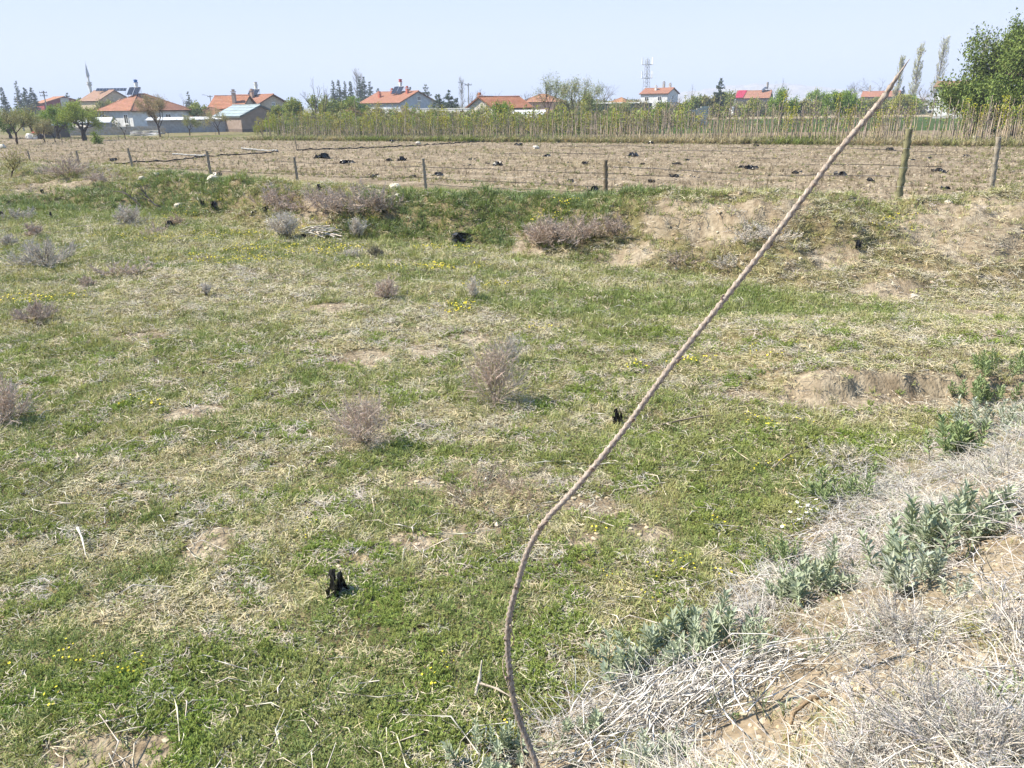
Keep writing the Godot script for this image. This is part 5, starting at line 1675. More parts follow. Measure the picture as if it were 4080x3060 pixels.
func make_trees() -> void:
	var bare := {"bark": Color(0.30, 0.26, 0.22), "levels": 5, "kids": 2, "spread": 0.5, "ratio": 0.76, "rise": 0.12, "bole": 0.22, "girth": 0.024, "taper": 0.66}
	var fruit := {"bark": Color(0.13, 0.10, 0.085), "levels": 4, "kids": 3, "spread": 0.62, "ratio": 0.74, "rise": 0.12, "bole": 0.2, "girth": 0.019, "leaves": 8, "leaf": 0.085, "reach": 0.30, "green": Color(0.28, 0.27, 0.12), "green2": Color(0.38, 0.32, 0.19)}
	var lush := {"bark": Color(0.15, 0.12, 0.10), "levels": 4, "kids": 3, "spread": 0.7, "ratio": 0.74, "rise": 0.05, "bole": 0.14, "girth": 0.024, "leaves": 12, "leaf": 0.12, "reach": 0.36, "green": Color(0.15, 0.24, 0.04), "green2": Color(0.23, 0.30, 0.05)}
	var willow := {"bark": Color(0.16, 0.13, 0.10), "levels": 4, "kids": 3, "spread": 0.6, "ratio": 0.74, "rise": 0.06, "bole": 0.12, "girth": 0.024, "leaves": 10, "leaf": 0.15, "reach": 0.42, "green": Color(0.19, 0.25, 0.06), "green2": Color(0.30, 0.30, 0.08)}
	var near := "fruit trees at the left end of the field"
	tree("fruit_tree", "tan budding fruit tree at the far left of the field", Vector3(-38.56, 0.08, -63.39), 3.2, fruit.merged({"wide": 1.15, "leaves": 10, "green": Color(0.33, 0.30, 0.17), "green2": Color(0.26, 0.27, 0.10)}, true), near)
	tree("fruit_tree", "small thin fruit tree left of the vivid green tree", Vector3(-39.07, -0.00, -68.18), 2.0, fruit.merged({"leaves": 7, "wide": 0.9}, true), near)
	tree("fruit_tree", "leaning slim fruit tree beside the low shed", Vector3(-39.00, -0.03, -69.57), 2.1, fruit.merged({"leaves": 8, "wide": 0.9}, true), near)
	tree("fruit_tree", "vivid green spreading tree before the white shed roof", Vector3(-38.66, -0.10, -74.03), 3.6, lush.merged({"leaves": 12, "girth": 0.02, "reach": 0.36, "leaf": 0.10, "wide": 1.2, "spread": 0.75, "stems": 2, "lean": 0.35, "green": Color(0.25, 0.32, 0.06), "green2": Color(0.34, 0.38, 0.09)}, true), near)
	tree("pollard_tree", "small pollarded tree with bare stubs before the white house", Vector3(-37.18, -0.17, -78.46), 1.9, bare.merged({"levels": 3, "spread": 0.45, "bark": Color(0.17, 0.14, 0.12), "leaves": 1, "leaf": 0.07, "reach": 0.2, "green": Color(0.30, 0.32, 0.10)}, true), near)
	tree("fruit_tree", "tall tan-orange budding tree right of the white house", Vector3(-37.54, -0.29, -87.29), 4.6, fruit.merged({"levels": 5, "wide": 0.95, "leaves": 5, "girth": 0.02, "green": Color(0.36, 0.27, 0.13), "green2": Color(0.33, 0.28, 0.17), "spread": 0.55}, true), near)
	tree("fruit_tree", "low green tree before the grey wall of the long shed", Vector3(-36.67, -0.37, -93.17), 2.4, fruit.merged({"leaves": 9, "green": Color(0.22, 0.28, 0.08), "wide": 1.2}, true), near)
	tree("fruit_tree", "blossoming olive tree before the brown shed", Vector3(-34.46, -0.40, -96.48), 3.3, fruit.merged({"leaves": 9, "green": Color(0.32, 0.31, 0.10), "wide": 1.05}, true), near)
	tree("shrub", "dark green shrub at the foot of the vivid green tree", Vector3(-32.07, 0.10, -61.95), 1.1, lush.merged({"levels": 3, "bole": 0.1, "leaves": 14, "leaf": 0.08, "reach": 0.22}, true), near)
	tree("shrub", "bright green weeping shrub at the left end of the sapling row", Vector3(-23.19, -0.22, -81.98), 2.2, willow.merged({"leaves": 12, "droop": 0.5, "reach": 0.3, "leaf": 0.12, "green": Color(0.26, 0.34, 0.04), "green2": Color(0.34, 0.36, 0.06)}, true), near)
	tree("shrub", "small yellow green shrub before the brown shed", Vector3(-28.85, -0.38, -94.81), 1.9, willow.merged({"levels": 3, "leaves": 12, "droop": 0.4, "reach": 0.25, "leaf": 0.1, "green": Color(0.33, 0.36, 0.05)}, true), near)
	tree("shrub", "thin yellowish shrub on the rise at the left edge", Vector3(-16.24, 0.56, -26.04), 0.95, fruit.merged({"levels": 3, "bole": 0.15, "girth": 0.012, "leaves": 9, "leaf": 0.05, "reach": 0.18, "green": Color(0.32, 0.30, 0.12)}, true), near)
	# around the houses
	var yard := "trees among the houses"
	for a in [
		["leafy_tree", "bright green tree behind the low shed at the far left", -47.26, 3.26, 85.0, lush, 1.0, {}], ["leafy_tree", "olive green tree left of the bright green one", -51.65, 3.16, 88.0, willow, 1.1, {}], ["leafy_tree", "green tree at the left edge behind the tan tree", -55.33, 3.02, 90.0, lush, 1.2, {}],
		["leafy_tree", "yellowish tree right of the roof behind the tan tree", -47.93, 3.55, 125.0, willow, 0.9, {}], ["leafy_tree", "round yellow green tree between the two orange roofs", -49.33, 3.33, 135.0, willow, 0.9, {}],
		["willow_tree", "leafy willow behind the brown shed's roof end", -29.13, 2.96, 104.0, willow, 1.0, {}], ["willow_tree", "tall yellow green willow right of the brown shed", -25.93, 3.78, 100.0, willow, 0.9, {"levels": 5, "leaves": 6}], ["bare_tree", "tall bare tree left of the conifer row", -24.96, 6.19, 105.0, bare, 0.75, {}],
		["bare_tree", "slim bare tree beside the tall bare one", -24.54, 5.52, 108.0, bare, 0.5, {}], ["leafy_tree", "broad green tree left of the blue house", -22.62, 4.24, 110.0, willow, 1.3, {"leaves": 14}], ["leafy_tree", "green tree touching the blue house's roof", -20.66, 3.98, 112.0, lush, 1.0, {}],
		["leafy_tree", "rusty brown shrub before the white garden wall", -18.48, 2.56, 92.0, willow, 1.2, {"green": Color(0.27, 0.17, 0.09), "green2": Color(0.24, 0.20, 0.09)}], ["leafy_tree", "pale green tree before the blue house", -14.01, 2.95, 88.0, fruit, 0.8, {"leaves": 7}], ["leafy_tree", "golden tree before the blue house's gable", -11.20, 2.81, 86.0, fruit, 0.7, {"leaves": 8, "green": Color(0.35, 0.31, 0.09)}],
		["leafy_tree", "green sapling tree before the white garden wall", -9.53, 2.65, 84.0, fruit, 0.5, {"leaves": 8, "green": Color(0.20, 0.28, 0.07)}], ["leafy_tree", "slim green tree right of the blue house", -7.21, 2.69, 84.0, fruit, 0.5, {"leaves": 8, "green": Color(0.19, 0.26, 0.07)}],
		["leafy_tree", "shrubby tree before the small white house's gable", -2.58, 2.86, 80.0, fruit, 0.5, {"leaves": 7, "green": Color(0.20, 0.28, 0.06)}], ["leafy_tree", "dark green tree under the small house's eave", -0.53, 2.93, 86.0, lush, 0.7, {}],
		["bare_tree", "brown bare tree behind the street light", -7.92, 5.95, 180.0, bare, 1.1, {}], ["bare_tree", "reddish bare tree behind the small white house's roof", -2.00, 6.05, 190.0, bare, 1.4, {"levels": 6}], ["bare_tree", "bare twiggy tree right of the small house's roof", 2.35, 5.16, 170.0, bare, 1.2, {}],
		["pear_tree", "tall pear tree coming into leaf right of the white roof", 4.00, 5.88, 82.0, fruit, 0.75, {"levels": 5, "leaves": 2, "green": Color(0.25, 0.30, 0.11), "green2": Color(0.33, 0.33, 0.16)}], ["pear_tree", "arching pear tree coming into leaf before the grey shed", 5.96, 5.26, 80.0, fruit, 0.7, {"levels": 5, "leaves": 3, "green": Color(0.22, 0.30, 0.08), "lean": 0.4}],
		["pear_tree", "green pear tree beside the arching one", 7.45, 4.76, 83.0, fruit, 0.85, {"levels": 5, "leaves": 5, "green": Color(0.20, 0.30, 0.06)}], ["bare_tree", "round grey bare tree right of the pear trees", 18.75, 6.17, 160.0, bare, 1.25, {"levels": 6}],
		["leafy_tree", "green tree before the white house under the mast", 14.96, 3.27, 110.0, fruit, 1.1, {"leaves": 8, "green": Color(0.21, 0.28, 0.07)}], ["leafy_tree", "grey brown tree left of the white two-storey house", 19.17, 3.03, 115.0, bare, 1.0, {"leaves": 2, "leaf": 0.12, "reach": 0.3, "green": Color(0.25, 0.22, 0.13)}], ["leafy_tree", "yellow green tree before the white two-storey house", 22.40, 2.85, 120.0, willow, 1.0, {}],
		["leafy_tree", "pale bare-topped tree right of the white two-storey house", 40.03, 4.29, 190.0, bare, 1.0, {"levels": 6}], ["leafy_tree", "green willow right of the white two-storey house", 27.84, 2.97, 130.0, willow, 1.2, {}], ["bare_tree", "very slim bare tree left of the dark conifer", 46.76, 7.13, 210.0, bare, 0.35, {}],
		["leafy_tree", "olive tree left of the dark conifer", 34.82, 3.90, 150.0, willow, 0.9, {"green": Color(0.15, 0.20, 0.06)}], ["leafy_tree", "brownish tree touching the dark conifer", 36.67, 3.66, 150.0, willow, 0.8, {"green": Color(0.20, 0.17, 0.08)}], ["leafy_tree", "light green tree right of the dark conifer", 42.47, 4.51, 160.0, willow, 0.7, {}],
		["leafy_tree", "brown bushy tree before the stepped block wall", 32.18, 2.32, 125.0, willow, 1.0, {"green": Color(0.19, 0.16, 0.09), "leaves": 7}], ["leafy_tree", "yellow green bush before the red-roofed house", 44.96, 3.22, 150.0, willow, 0.9, {"green": Color(0.25, 0.28, 0.05)}], ["bare_tree", "tall pale bare tree behind the bright green tree", 65.60, 7.79, 200.0, bare, 0.9, {"levels": 6}],
		["leafy_tree", "bright green tree right of the red-roofed house", 36.87, 4.35, 110.0, lush, 0.95, {"leaves": 14}], ["leafy_tree", "brown leafless bush mass right of the bright green tree", 46.72, 3.15, 130.0, willow, 1.3, {"green": Color(0.20, 0.18, 0.10), "leaves": 7}], ["leafy_tree", "pale green young tree behind the white pole", 56.69, 4.79, 150.0, lush, 0.8, {"leaves": 8}],
		["leafy_tree", "bright green twin tree left of the stick", 42.45, 3.83, 105.0, lush, 0.9, {"leaves": 14}], ["leafy_tree", "green tree leaning on the bright twin tree", 45.66, 3.78, 110.0, lush, 0.7, {}], ["leafy_tree", "olive bush mass under the far red roof", 64.48, 3.10, 150.0, willow, 1.4, {"green": Color(0.17, 0.19, 0.09)}],
		["leafy_tree", "olive bush right of the olive bush mass", 69.95, 3.08, 155.0, willow, 1.5, {"green": Color(0.19, 0.21, 0.10)}], ["bare_tree", "wide grey bare tree left of the far red roof", 125.42, 9.21, 300.0, bare, 1.4, {"levels": 6, "bark": Color(0.38, 0.35, 0.30)}], ["bare_tree", "wide grey bare tree behind the far red roof", 138.78, 11.06, 310.0, bare, 1.6, {"levels": 6, "bark": Color(0.38, 0.36, 0.31)}],
		["bare_tree", "brown bare tree on the far red roof's left", 118.85, 8.11, 280.0, bare, 1.2, {"levels": 5, "bark": Color(0.34, 0.26, 0.19)}], ["leafy_tree", "dark green hedge tree under the far red roof", 79.77, 3.58, 170.0, lush, 1.6, {}], ["leafy_tree", "brown bare thicket tree between the two right poplars", 96.31, 6.04, 190.0, bare, 1.4, {"levels": 6, "bark": Color(0.35, 0.27, 0.19)}],
		["leafy_tree", "yellow green bush before the second poplar", 73.12, 3.56, 150.0, willow, 1.2, {"green": Color(0.30, 0.30, 0.06)}], ["leafy_tree", "olive tree at the left end of the small far houses", -105.18, 5.22, 200.0, lush, 0.9, {"green": Color(0.12, 0.16, 0.07)}], ["leafy_tree", "pale bushy tree below the minaret", -74.35, 4.38, 150.0, willow, 1.2, {"green": Color(0.27, 0.26, 0.14)}],
		["bare_tree", "grey bare trees right of the tan-orange tree", -52.81, 4.93, 130.0, bare, 1.1, {"levels": 6}], ["leafy_tree", "yellow tree before the red hall", -71.00, 3.10, 130.0, willow, 1.2, {"green": Color(0.28, 0.28, 0.10)}]]:
		var foot := Vector3(0, 0, 0)
		foot = on_ground(a[2], -a[4])
		var top: float = a[3]
		var o: Dictionary = a[5].merged(a[7], true)
		o = o.merged({"wide": a[6]}, true)
		if o.has("leaf"):
			o["leaf"] = o["leaf"] * clampf(a[4] / 75.0, 1.0, 2.0)
			o["reach"] = o["reach"] * clampf((top - foot.y) / 3.5, 0.7, 2.0)
		tree(a[0], a[1], foot, top - foot.y, o, yard)
	var firs := "conifers behind the houses"
	for c in [["dark conifer at the far left edge", -128.68, 8.08, 210.0, 3.0, 0.0], ["tall spiky conifer at the far left", -130.65, 9.85, 220.0, 4.0, 0.25], ["dense dark conifer, left of a touching pair", -122.83, 8.01, 210.0, 4.5, 0.0], ["dense dark conifer, right of a touching pair", -122.30, 7.92, 212.0, 4.2, 0.0], ["layered cedar behind the red hall's roof", -128.40, 7.21, 240.0, 5.0, 0.45], ["dark conifer right of the red hall", -119.67, 5.73, 230.0, 5.0, 0.3],
			["single slim conifer left of the orange roofs", -89.42, 6.86, 230.0, 4.0, 0.3], ["first spiky conifer of the row left of the blue house", -48.74, 9.30, 230.0, 3.6, 0.15], ["second spiky conifer of the row", -48.21, 9.69, 235.0, 4.0, 0.15], ["third spiky conifer of the row", -45.89, 8.99, 232.0, 3.4, 0.15], ["fourth and darkest conifer of the row", -43.50, 8.99, 228.0, 3.4, 0.05],
			["tall conifer in front of the grey poplar", -42.41, 10.51, 236.0, 3.8, 0.25], ["tall conifer right of the grey poplar", -40.15, 10.30, 230.0, 4.2, 0.3], ["spreading conifer near the blue house's roof", -35.94, 8.50, 215.0, 4.4, 0.35], ["far conifer tip left of the solar tank", -37.92, 7.40, 240.0, 4.0, 0.2], ["thin conifer behind the blue house's ridge", -28.56, 7.76, 240.0, 2.6, 0.4],
			["layered conifer right of the blue house", -21.50, 7.78, 215.0, 6.0, 0.4], ["dark round evergreen at the blue house's corner", -11.95, 4.36, 140.0, 4.4, 0.0], ["tall dark evergreen right of the blue house", -9.65, 4.77, 135.0, 4.4, 0.0], ["small dark evergreen touching the tall one", -8.85, 3.78, 138.0, 3.0, 0.0], ["lone dark conifer left of the red-roofed house", 38.60, 6.37, 150.0, 4.2, 0.0],
			["dark conifer in the small clump by the second poplar", 110.43, 5.86, 230.0, 3.0, 0.1]]:
		var foot := on_ground(c[1], -c[3])
		conifer("conifer_tree", c[0], foot, c[2] - foot.y, c[4], Color(0.08, 0.115, 0.065), firs, 1.0, c[5])
	var pops := "tall poplars behind the village"
	for p in [["thin poplar beside the stick's tip", 108.69, 13.19, 230.0, 2.6, 2, 0.02], ["leafing poplar right of the stick's tip", 106.07, 15.18, 215.0, 3.4, 2, 0.02], ["tallest poplar left of the big tree", 104.04, 15.77, 200.0, 3.6, 1, 0.03], ["poplar rising behind the big tree", 116.59, 16.32, 205.0, 3.4, 1, 0.05], ["thin poplar top behind the big tree's crown", 125.01, 16.19, 215.0, 2.6, 1, 0.06],
			["grey leafless poplar in the conifer row", -43.88, 12.20, 240.0, 3.6, 0, 0.0], ["second grey poplar behind the tall conifers", -43.56, 11.15, 245.0, 3.0, 0, 0.0], ["grey poplar behind the street light", -12.97, 9.25, 230.0, 2.4, 0, 0.0]]:
		var foot := on_ground(p[1], -p[3])
		poplar(p[0], foot, p[2] - foot.y, p[4] * 1.15, Color(0.42, 0.42, 0.23), p[5] * 2, pops, p[6])
	# the big leafy tree at the right edge
	var big := lush.merged({"levels": 6, "kids": 3, "stems": 3, "lean": 0.5, "leaves": 7, "leaf": 0.15, "reach": 0.5, "wide": 1.1, "spread": 0.62, "ratio": 0.78, "bole": 0.12, "green": Color(0.12, 0.165, 0.045), "green2": Color(0.17, 0.22, 0.055)}, true)
	tree("leafy_tree", "big dense green tree overhanging the saplings at the right edge", on_ground(29.6, -47.0), 6.9, big, yard)
	tree("leafy_tree", "lower green tree left of the big one", on_ground(26.3, -46.2), 3.6, big.merged({"levels": 5, "leaves": 6, "stems": 2}, true), yard)
	tree("leafy_tree", "dark leafy tree filling the right edge under the big crown", on_ground(29.0, -45.6), 3.6, big.merged({"levels": 5, "leaves": 8, "stems": 2, "green": Color(0.11, 0.18, 0.04)}, true), yard)


# ---------------------------------------------------------------- the village

func tiled_slope(roof: Node, e0: Vector3, e1: Vector3, r1: Vector3, r0: Vector3, rows: int, col: Color, called := "tile_course") -> void:
	# e0-e1 the eave, r0-r1 the ridge above it; each course laps over the one below
	var up := (r0 - e0).cross(e1 - e0).normalized()
	if up.y < 0.0:
		up = -up
	for k in rows:
		var a := float(k) / rows - 0.012
		var b := (k + 1.0) / rows
		var s := Shape.new()
		var l0 := e0.lerp(r0, a) + up * 0.07
		var l1 := e1.lerp(r1, a) + up * 0.07
		var h0 := e0.lerp(r0, b) + up * 0.03
		var h1 := e1.lerp(r1, b) + up * 0.03
		var n := maxi(2, int(l0.distance_to(l1) / 0.45))
		for i in n:
			var u := float(i) / n
			var w := (i + 1.0) / n
			var c := tint(col, 0.10)
			s.quad(l0.lerp(l1, u), h0.lerp(h1, u), h0.lerp(h1, w), l0.lerp(l1, w), c)
			s.quad(l0.lerp(l1, u) - up * 0.06, l0.lerp(l1, u), l0.lerp(l1, w), l0.lerp(l1, w) - up * 0.06, c)
		part(called, s, mats.tile if called == "tile_course" else mats.metal_roof, roof)


func add_window(t: Node, at: Vector3, turn: float, w: float, h: float, col := Color(0.75, 0.75, 0.73)) -> void:
	# frame proud of the wall, a pane set back in it, a sill below
	var s := Shape.new()
	var f := 0.09
	s.box(Vector3(-w / 2 + f / 2, 0, 0.02), Vector3(f, h, 0.12), col)
	s.box(Vector3(w / 2 - f / 2, 0, 0.02), Vector3(f, h, 0.12), col)
	s.box(Vector3(0, h / 2 - f / 2, 0.02), Vector3(w - 2 * f, f, 0.12), col)
	s.box(Vector3(0, -h / 2 + f / 2, 0.02), Vector3(w - 2 * f, f, 0.12), col)
	s.box(Vector3(0, 0, 0.02), Vector3(f * 0.7, h - 2 * f, 0.1), col)
	var o := part("window", s, mats.paint, t)
	o.position = at
	o.rotation.y = turn
	var p := Shape.new()
	p.box(Vector3(0, 0, 0.012), Vector3(w - f, h - f, 0.03))
	part("pane", p, mats.pane, o)
	var q := Shape.new()
	q.box(Vector3(0, -h / 2 - 0.05, 0.06), Vector3(w + 0.14, 0.07, 0.22), col)
	part("sill", q, mats.paint, o)


func house(called: String, label: String, at: Vector3, turn_deg: float, l: float, w: float, eave: float, ridge: float, wall_col: Color, roof_col: Color, o := {}) -> Node3D:
	# the ridge runs along x; +z is the long front, +x and -x the gables
	var t := thing(called, label, o.get("category", "house"), at, deg_to_rad(turn_deg), "houses of the village")
	var wall := Shape.new()
	wall.box(Vector3(0, eave / 2 - 0.2, 0), Vector3(l, eave + 0.4, w), wall_col)
	var hip: bool = o.get("hip", false)
	if not hip:
		for s in [-1.0, 1.0]:
			var x: float = s * l / 2
			wall.face3(Vector3(x, eave, -w / 2), Vector3(x, eave, w / 2), Vector3(x, ridge - 0.06, 0), Vector3.ZERO, wall_col)
	part("wall", wall, mats[o.get("wall", "plaster")], t)
	var plinth := Shape.new()
	plinth.box(Vector3(0, 0.1, 0), Vector3(l + 0.06, 0.6, w + 0.06), wall_col * 0.6)
	part("plinth", plinth, mats.concrete, t)
	var over: float = o.get("over", 0.35)
	var e := eave - over * (ridge - eave) / (w / 2)
	var zx := w / 2 + over
	var ox := l / 2 + over
	var rx := maxf(0.05, l / 2 - w / 2) if hip else ox
	var roof := Shape.new()
	var th := 0.14
	var c := roof_col * 0.55
	for s in [-1.0, 1.0]:
		var p := [Vector3(-ox, e - th, s * zx), Vector3(ox, e - th, s * zx), Vector3(rx, ridge - th, 0), Vector3(-rx, ridge - th, 0), Vector3(-ox, e, s * zx), Vector3(ox, e, s * zx), Vector3(rx, ridge, 0), Vector3(-rx, ridge, 0)]
		roof.hexa(p, c)
	if hip:
		for s in [-1.0, 1.0]:
			roof.face3(Vector3(s * ox, e, -zx), Vector3(s * ox, e, zx), Vector3(s * rx, ridge, 0), Vector3(0, e, 0), c)
	var r := part("roof", roof, mats[o.get("roof", "tile")], t)
	var rows: int = o.get("rows", 11)
	var piece: String = o.get("piece", "tile_course")
	for s in [-1.0, 1.0]:
		tiled_slope(r, Vector3(-ox, e, s * zx), Vector3(ox, e, s * zx), Vector3(rx, ridge, 0), Vector3(-rx, ridge, 0), rows, roof_col, piece)
		if hip:
			tiled_slope(r, Vector3(s * ox, e, -zx), Vector3(s * ox, e, zx), Vector3(s * rx, ridge, 0.02), Vector3(s * rx, ridge, -0.02), rows, roof_col, piece)
	var cap := Shape.new()
	cap.tube(PackedVector3Array([Vector3(-rx, ridge + 0.03, 0), Vector3(rx, ridge + 0.03, 0)]), PackedFloat32Array([0.13, 0.13]), 6, roof_col * 0.95)
	if hip:
		for s in [[-1.0, -1.0], [-1.0, 1.0], [1.0, -1.0], [1.0, 1.0]]:
			cap.tube(PackedVector3Array([Vector3(s[0] * ox, e + 0.05, s[1] * zx), Vector3(s[0] * rx, ridge + 0.03, 0)]), PackedFloat32Array([0.11, 0.11]), 6, roof_col * 0.95)
	part("ridge_cap", cap, mats.tile, r)
	for ch in o.get("chimneys", []):   # [x, z, height, colour]
		var s := Shape.new()
		var y: float = ridge - (ridge - e) * absf(ch[1]) / zx
		s.box(Vector3(0, ch[2] / 2 - 0.3, 0), Vector3(0.5, ch[2] + 0.6, 0.5), ch[3])
		s.box(Vector3(0, ch[2] + 0.12, 0), Vector3(0.66, 0.1, 0.66), ch[3] * 0.9)
		s.box(Vector3(0, ch[2] + 0.32, 0), Vector3(0.34, 0.3, 0.34), ch[3] * 0.8)
		var q := part("chimney", s, mats.concrete, r)
		q.position = Vector3(ch[0], y, ch[1])
	for wd in o.get("windows", []):   # [side, along, height, w, h]
		if wd[0] == "front":
			add_window(t, Vector3(wd[1], wd[2], w / 2), 0.0, wd[3], wd[4])
		elif wd[0] == "right":
			add_window(t, Vector3(l / 2, wd[2], -wd[1]), PI / 2, wd[3], wd[4])
		else:
			add_window(t, Vector3(-l / 2, wd[2], wd[1]), -PI / 2, wd[3], wd[4])
	return t


func solar_heater(label: String, at: Vector3, turn_deg: float, k: float, tank_col: Color, band: Color) -> void:
	var t := thing("solar_water_heater", label, "solar heater", at, deg_to_rad(turn_deg), "solar water heaters on the roofs")
	for i in [-1.0, 1.0]:
		var s := Shape.new()
		s.box(Vector3(i * 0.62, 0.72, 0.35) * k, Vector3(1.1, 0.07, 2.1) * k, Color.WHITE, Basis(Vector3(1, 0, 0), 0.75))
		part("panel", s, mats.solar_glass, t)
	var st := Shape.new()
	for x in [-1.1, 1.1]:
		st.tube(PackedVector3Array([Vector3(x, -0.7, -0.5) * k, Vector3(x, 1.45, -0.5) * k]), PackedFloat32Array([0.04, 0.04]), 5, Color.WHITE)
		st.tube(PackedVector3Array([Vector3(x, -0.7, 1.1) * k, Vector3(x, 1.45, -0.45) * k]), PackedFloat32Array([0.04, 0.04]), 5, Color.WHITE)
	st.tube(PackedVector3Array([Vector3(-1.1, 1.45, -0.5) * k, Vector3(1.1, 1.45, -0.5) * k]), PackedFloat32Array([0.04, 0.04]), 5, Color.WHITE)
	part("stand", st, mats.galvanised, t)
	var tank := Shape.new()
	tank.tube(PackedVector3Array([Vector3(0.1, 0.9, -0.8) * k, Vector3(0.1, 2.35, -0.8) * k]), PackedFloat32Array([0.42 * k, 0.42 * k]), 14, tank_col)
	part("tank", tank, mats.paint, t)
	var top := Shape.new()
	top.tube(PackedVector3Array([Vector3(0.1, 2.35, -0.8) * k, Vector3(0.1, 2.85, -0.8) * k, Vector3(0.1, 2.92, -0.8) * k]), PackedFloat32Array([0.44 * k, 0.44 * k, 0.3 * k]), 14, band)
	part("tank_band", top, mats.paint, t)


func block_wall(label: String, a: Vector3, b: Vector3, courses: int, block: Vector2, col: Color, steps := 0.0) -> void:
	# every block a piece of its own, laid in bond
	var t := thing("block_wall", label, "wall", a, atan2(-(b.z - a.z), b.x - a.x), "walls of the village")
	var len_ := a.distance_to(b)
	var meshes := []
	for i in 4:
		var s := Shape.new()
		s.box(Vector3.ZERO, Vector3(block.x - 0.018, block.y - 0.018, 0.19), tint(col, 0.1))
		meshes.append(s.mesh())
	var core := Shape.new()
	core.box(Vector3(len_ / 2, courses * block.y * 0.5 * (0.55 if steps > 0.0 else 1.0) - 0.15, -0.01), Vector3(len_ - 0.1, courses * block.y * (0.55 if steps > 0.0 else 1.0) + 0.25, 0.13), col * 0.75)
	part("mortar", core, mats.concrete, t)
	var n := int(len_ / block.x)
	for j in courses:
		for i in n:
			var x := (i + 0.5 + 0.5 * (j % 2)) * block.x
			if x > len_ or (steps > 0.0 and j > courses * (0.55 + 0.5 * pow(x / len_, 1.0)) - 0.2):
				continue
			var o := part("block", meshes[rng.randi() % 4], mats.concrete, t)
			o.position = Vector3(x, (j + 0.5) * block.y - 0.05, rng.randf_range(-0.006, 0.006))


func plain_wall(label: String, a: Vector3, b: Vector3, high: float, col: Color, thick := 0.2) -> void:
	var t := thing("garden_wall", label, "wall", a, atan2(-(b.z - a.z), b.x - a.x), "walls of the village")
	var n := a.distance_to(b)
	var s := Shape.new()
	s.box(Vector3(n / 2, high / 2 - 0.2, 0), Vector3(n, high + 0.4, thick), col)
	part("panel", s, mats.plaster, t)
	var c := Shape.new()
	c.box(Vector3(n / 2, high + 0.05, 0), Vector3(n + 0.06, 0.1, thick + 0.1), col * 0.95)
	part("coping", c, mats.concrete, t)


func shed(called: String, label: String, at: Vector3, turn_deg: float, l: float, w: float, front: float, back: float, wall_col: Color, roof_col: Color, wall_mat := "plaster") -> void:
	# a lean-to: the roof falls from the back to the front or the other way
	var t := thing(called, label, "shed", at, deg_to_rad(turn_deg), "sheds of the village")
	var s := Shape.new()
	s.hexa([Vector3(-l / 2, -0.4, w / 2), Vector3(l / 2, -0.4, w / 2), Vector3(l / 2, -0.4, -w / 2), Vector3(-l / 2, -0.4, -w / 2), Vector3(-l / 2, front, w / 2), Vector3(l / 2, front, w / 2), Vector3(l / 2, back, -w / 2), Vector3(-l / 2, back, -w / 2)], wall_col)
	part("wall", s, mats[wall_mat], t)
	var n := maxi(4, int(l / 0.9))
	var roof := Shape.new()
	var k := (back - front) / w
	roof.hexa([Vector3(-l / 2 - 0.25, front - 0.3 * k + 0.01, w / 2 + 0.3), Vector3(l / 2 + 0.25, front - 0.3 * k + 0.01, w / 2 + 0.3), Vector3(l / 2 + 0.25, back + 0.3 * k + 0.01, -w / 2 - 0.3), Vector3(-l / 2 - 0.25, back + 0.3 * k + 0.01, -w / 2 - 0.3),
		Vector3(-l / 2 - 0.25, front - 0.3 * k + 0.09, w / 2 + 0.3), Vector3(l / 2 + 0.25, front - 0.3 * k + 0.09, w / 2 + 0.3), Vector3(l / 2 + 0.25, back + 0.3 * k + 0.09, -w / 2 - 0.3), Vector3(-l / 2 - 0.25, back + 0.3 * k + 0.09, -w / 2 - 0.3)], roof_col)
	var r := part("roof", roof, mats.metal_roof, t)
	for i in n + 1:
		var x := -l / 2 - 0.2 + (l + 0.4) * i / n
		var seam := Shape.new()
		seam.tube(PackedVector3Array([Vector3(x, front - 0.3 * k + 0.1, w / 2 + 0.3), Vector3(x, back + 0.3 * k + 0.1, -w / 2 - 0.3)]), PackedFloat32Array([0.025, 0.025]), 4, roof_col)
		part("seam", seam, mats.metal_roof, r)


func pole(label: String, at: Vector3, high: float, lamp: bool, arms: int, col: Color) -> void:
	var t := thing("utility_pole", label, "pole", at, 0.0, "poles of the village")
	var s := Shape.new()
	s.tube(PackedVector3Array([Vector3(0, -0.3, 0), Vector3(0, high * 0.5, 0), Vector3(0, high, 0)]), PackedFloat32Array([0.16, 0.14, 0.11]), 8, col)
	part("shaft", s, mats.concrete, t)
	for i in arms:
		var a := Shape.new()
		a.box(Vector3(0, high - 0.3 - i * 0.5, 0.1), Vector3(1.3, 0.1, 0.1), col * 0.7)
		for x in [-0.55, -0.2, 0.2, 0.55]:
			a.tube(PackedVector3Array([Vector3(x, high - 0.25 - i * 0.5, 0.1), Vector3(x, high - 0.05 - i * 0.5, 0.1)]), PackedFloat32Array([0.05, 0.03]), 6, Color(0.3, 0.25, 0.2))
		part("crossarm", a, mats.concrete, t)
	if lamp:
		var b := Shape.new()
		b.tube(PackedVector3Array([Vector3(0, high - 0.5, 0), Vector3(-0.5, high - 0.1, 0.1), Vector3(-1.3, high + 0.1, 0.2)]), PackedFloat32Array([0.05, 0.045, 0.04]), 6, col)
		part("lamp_arm", b, mats.concrete, t)
		var h := Shape.new()
		h.box(Vector3(-1.5, high + 0.12, 0.22), Vector3(0.6, 0.12, 0.25), Color(0.5, 0.5, 0.5))
		part("lamp_head", h, mats.paint, t)


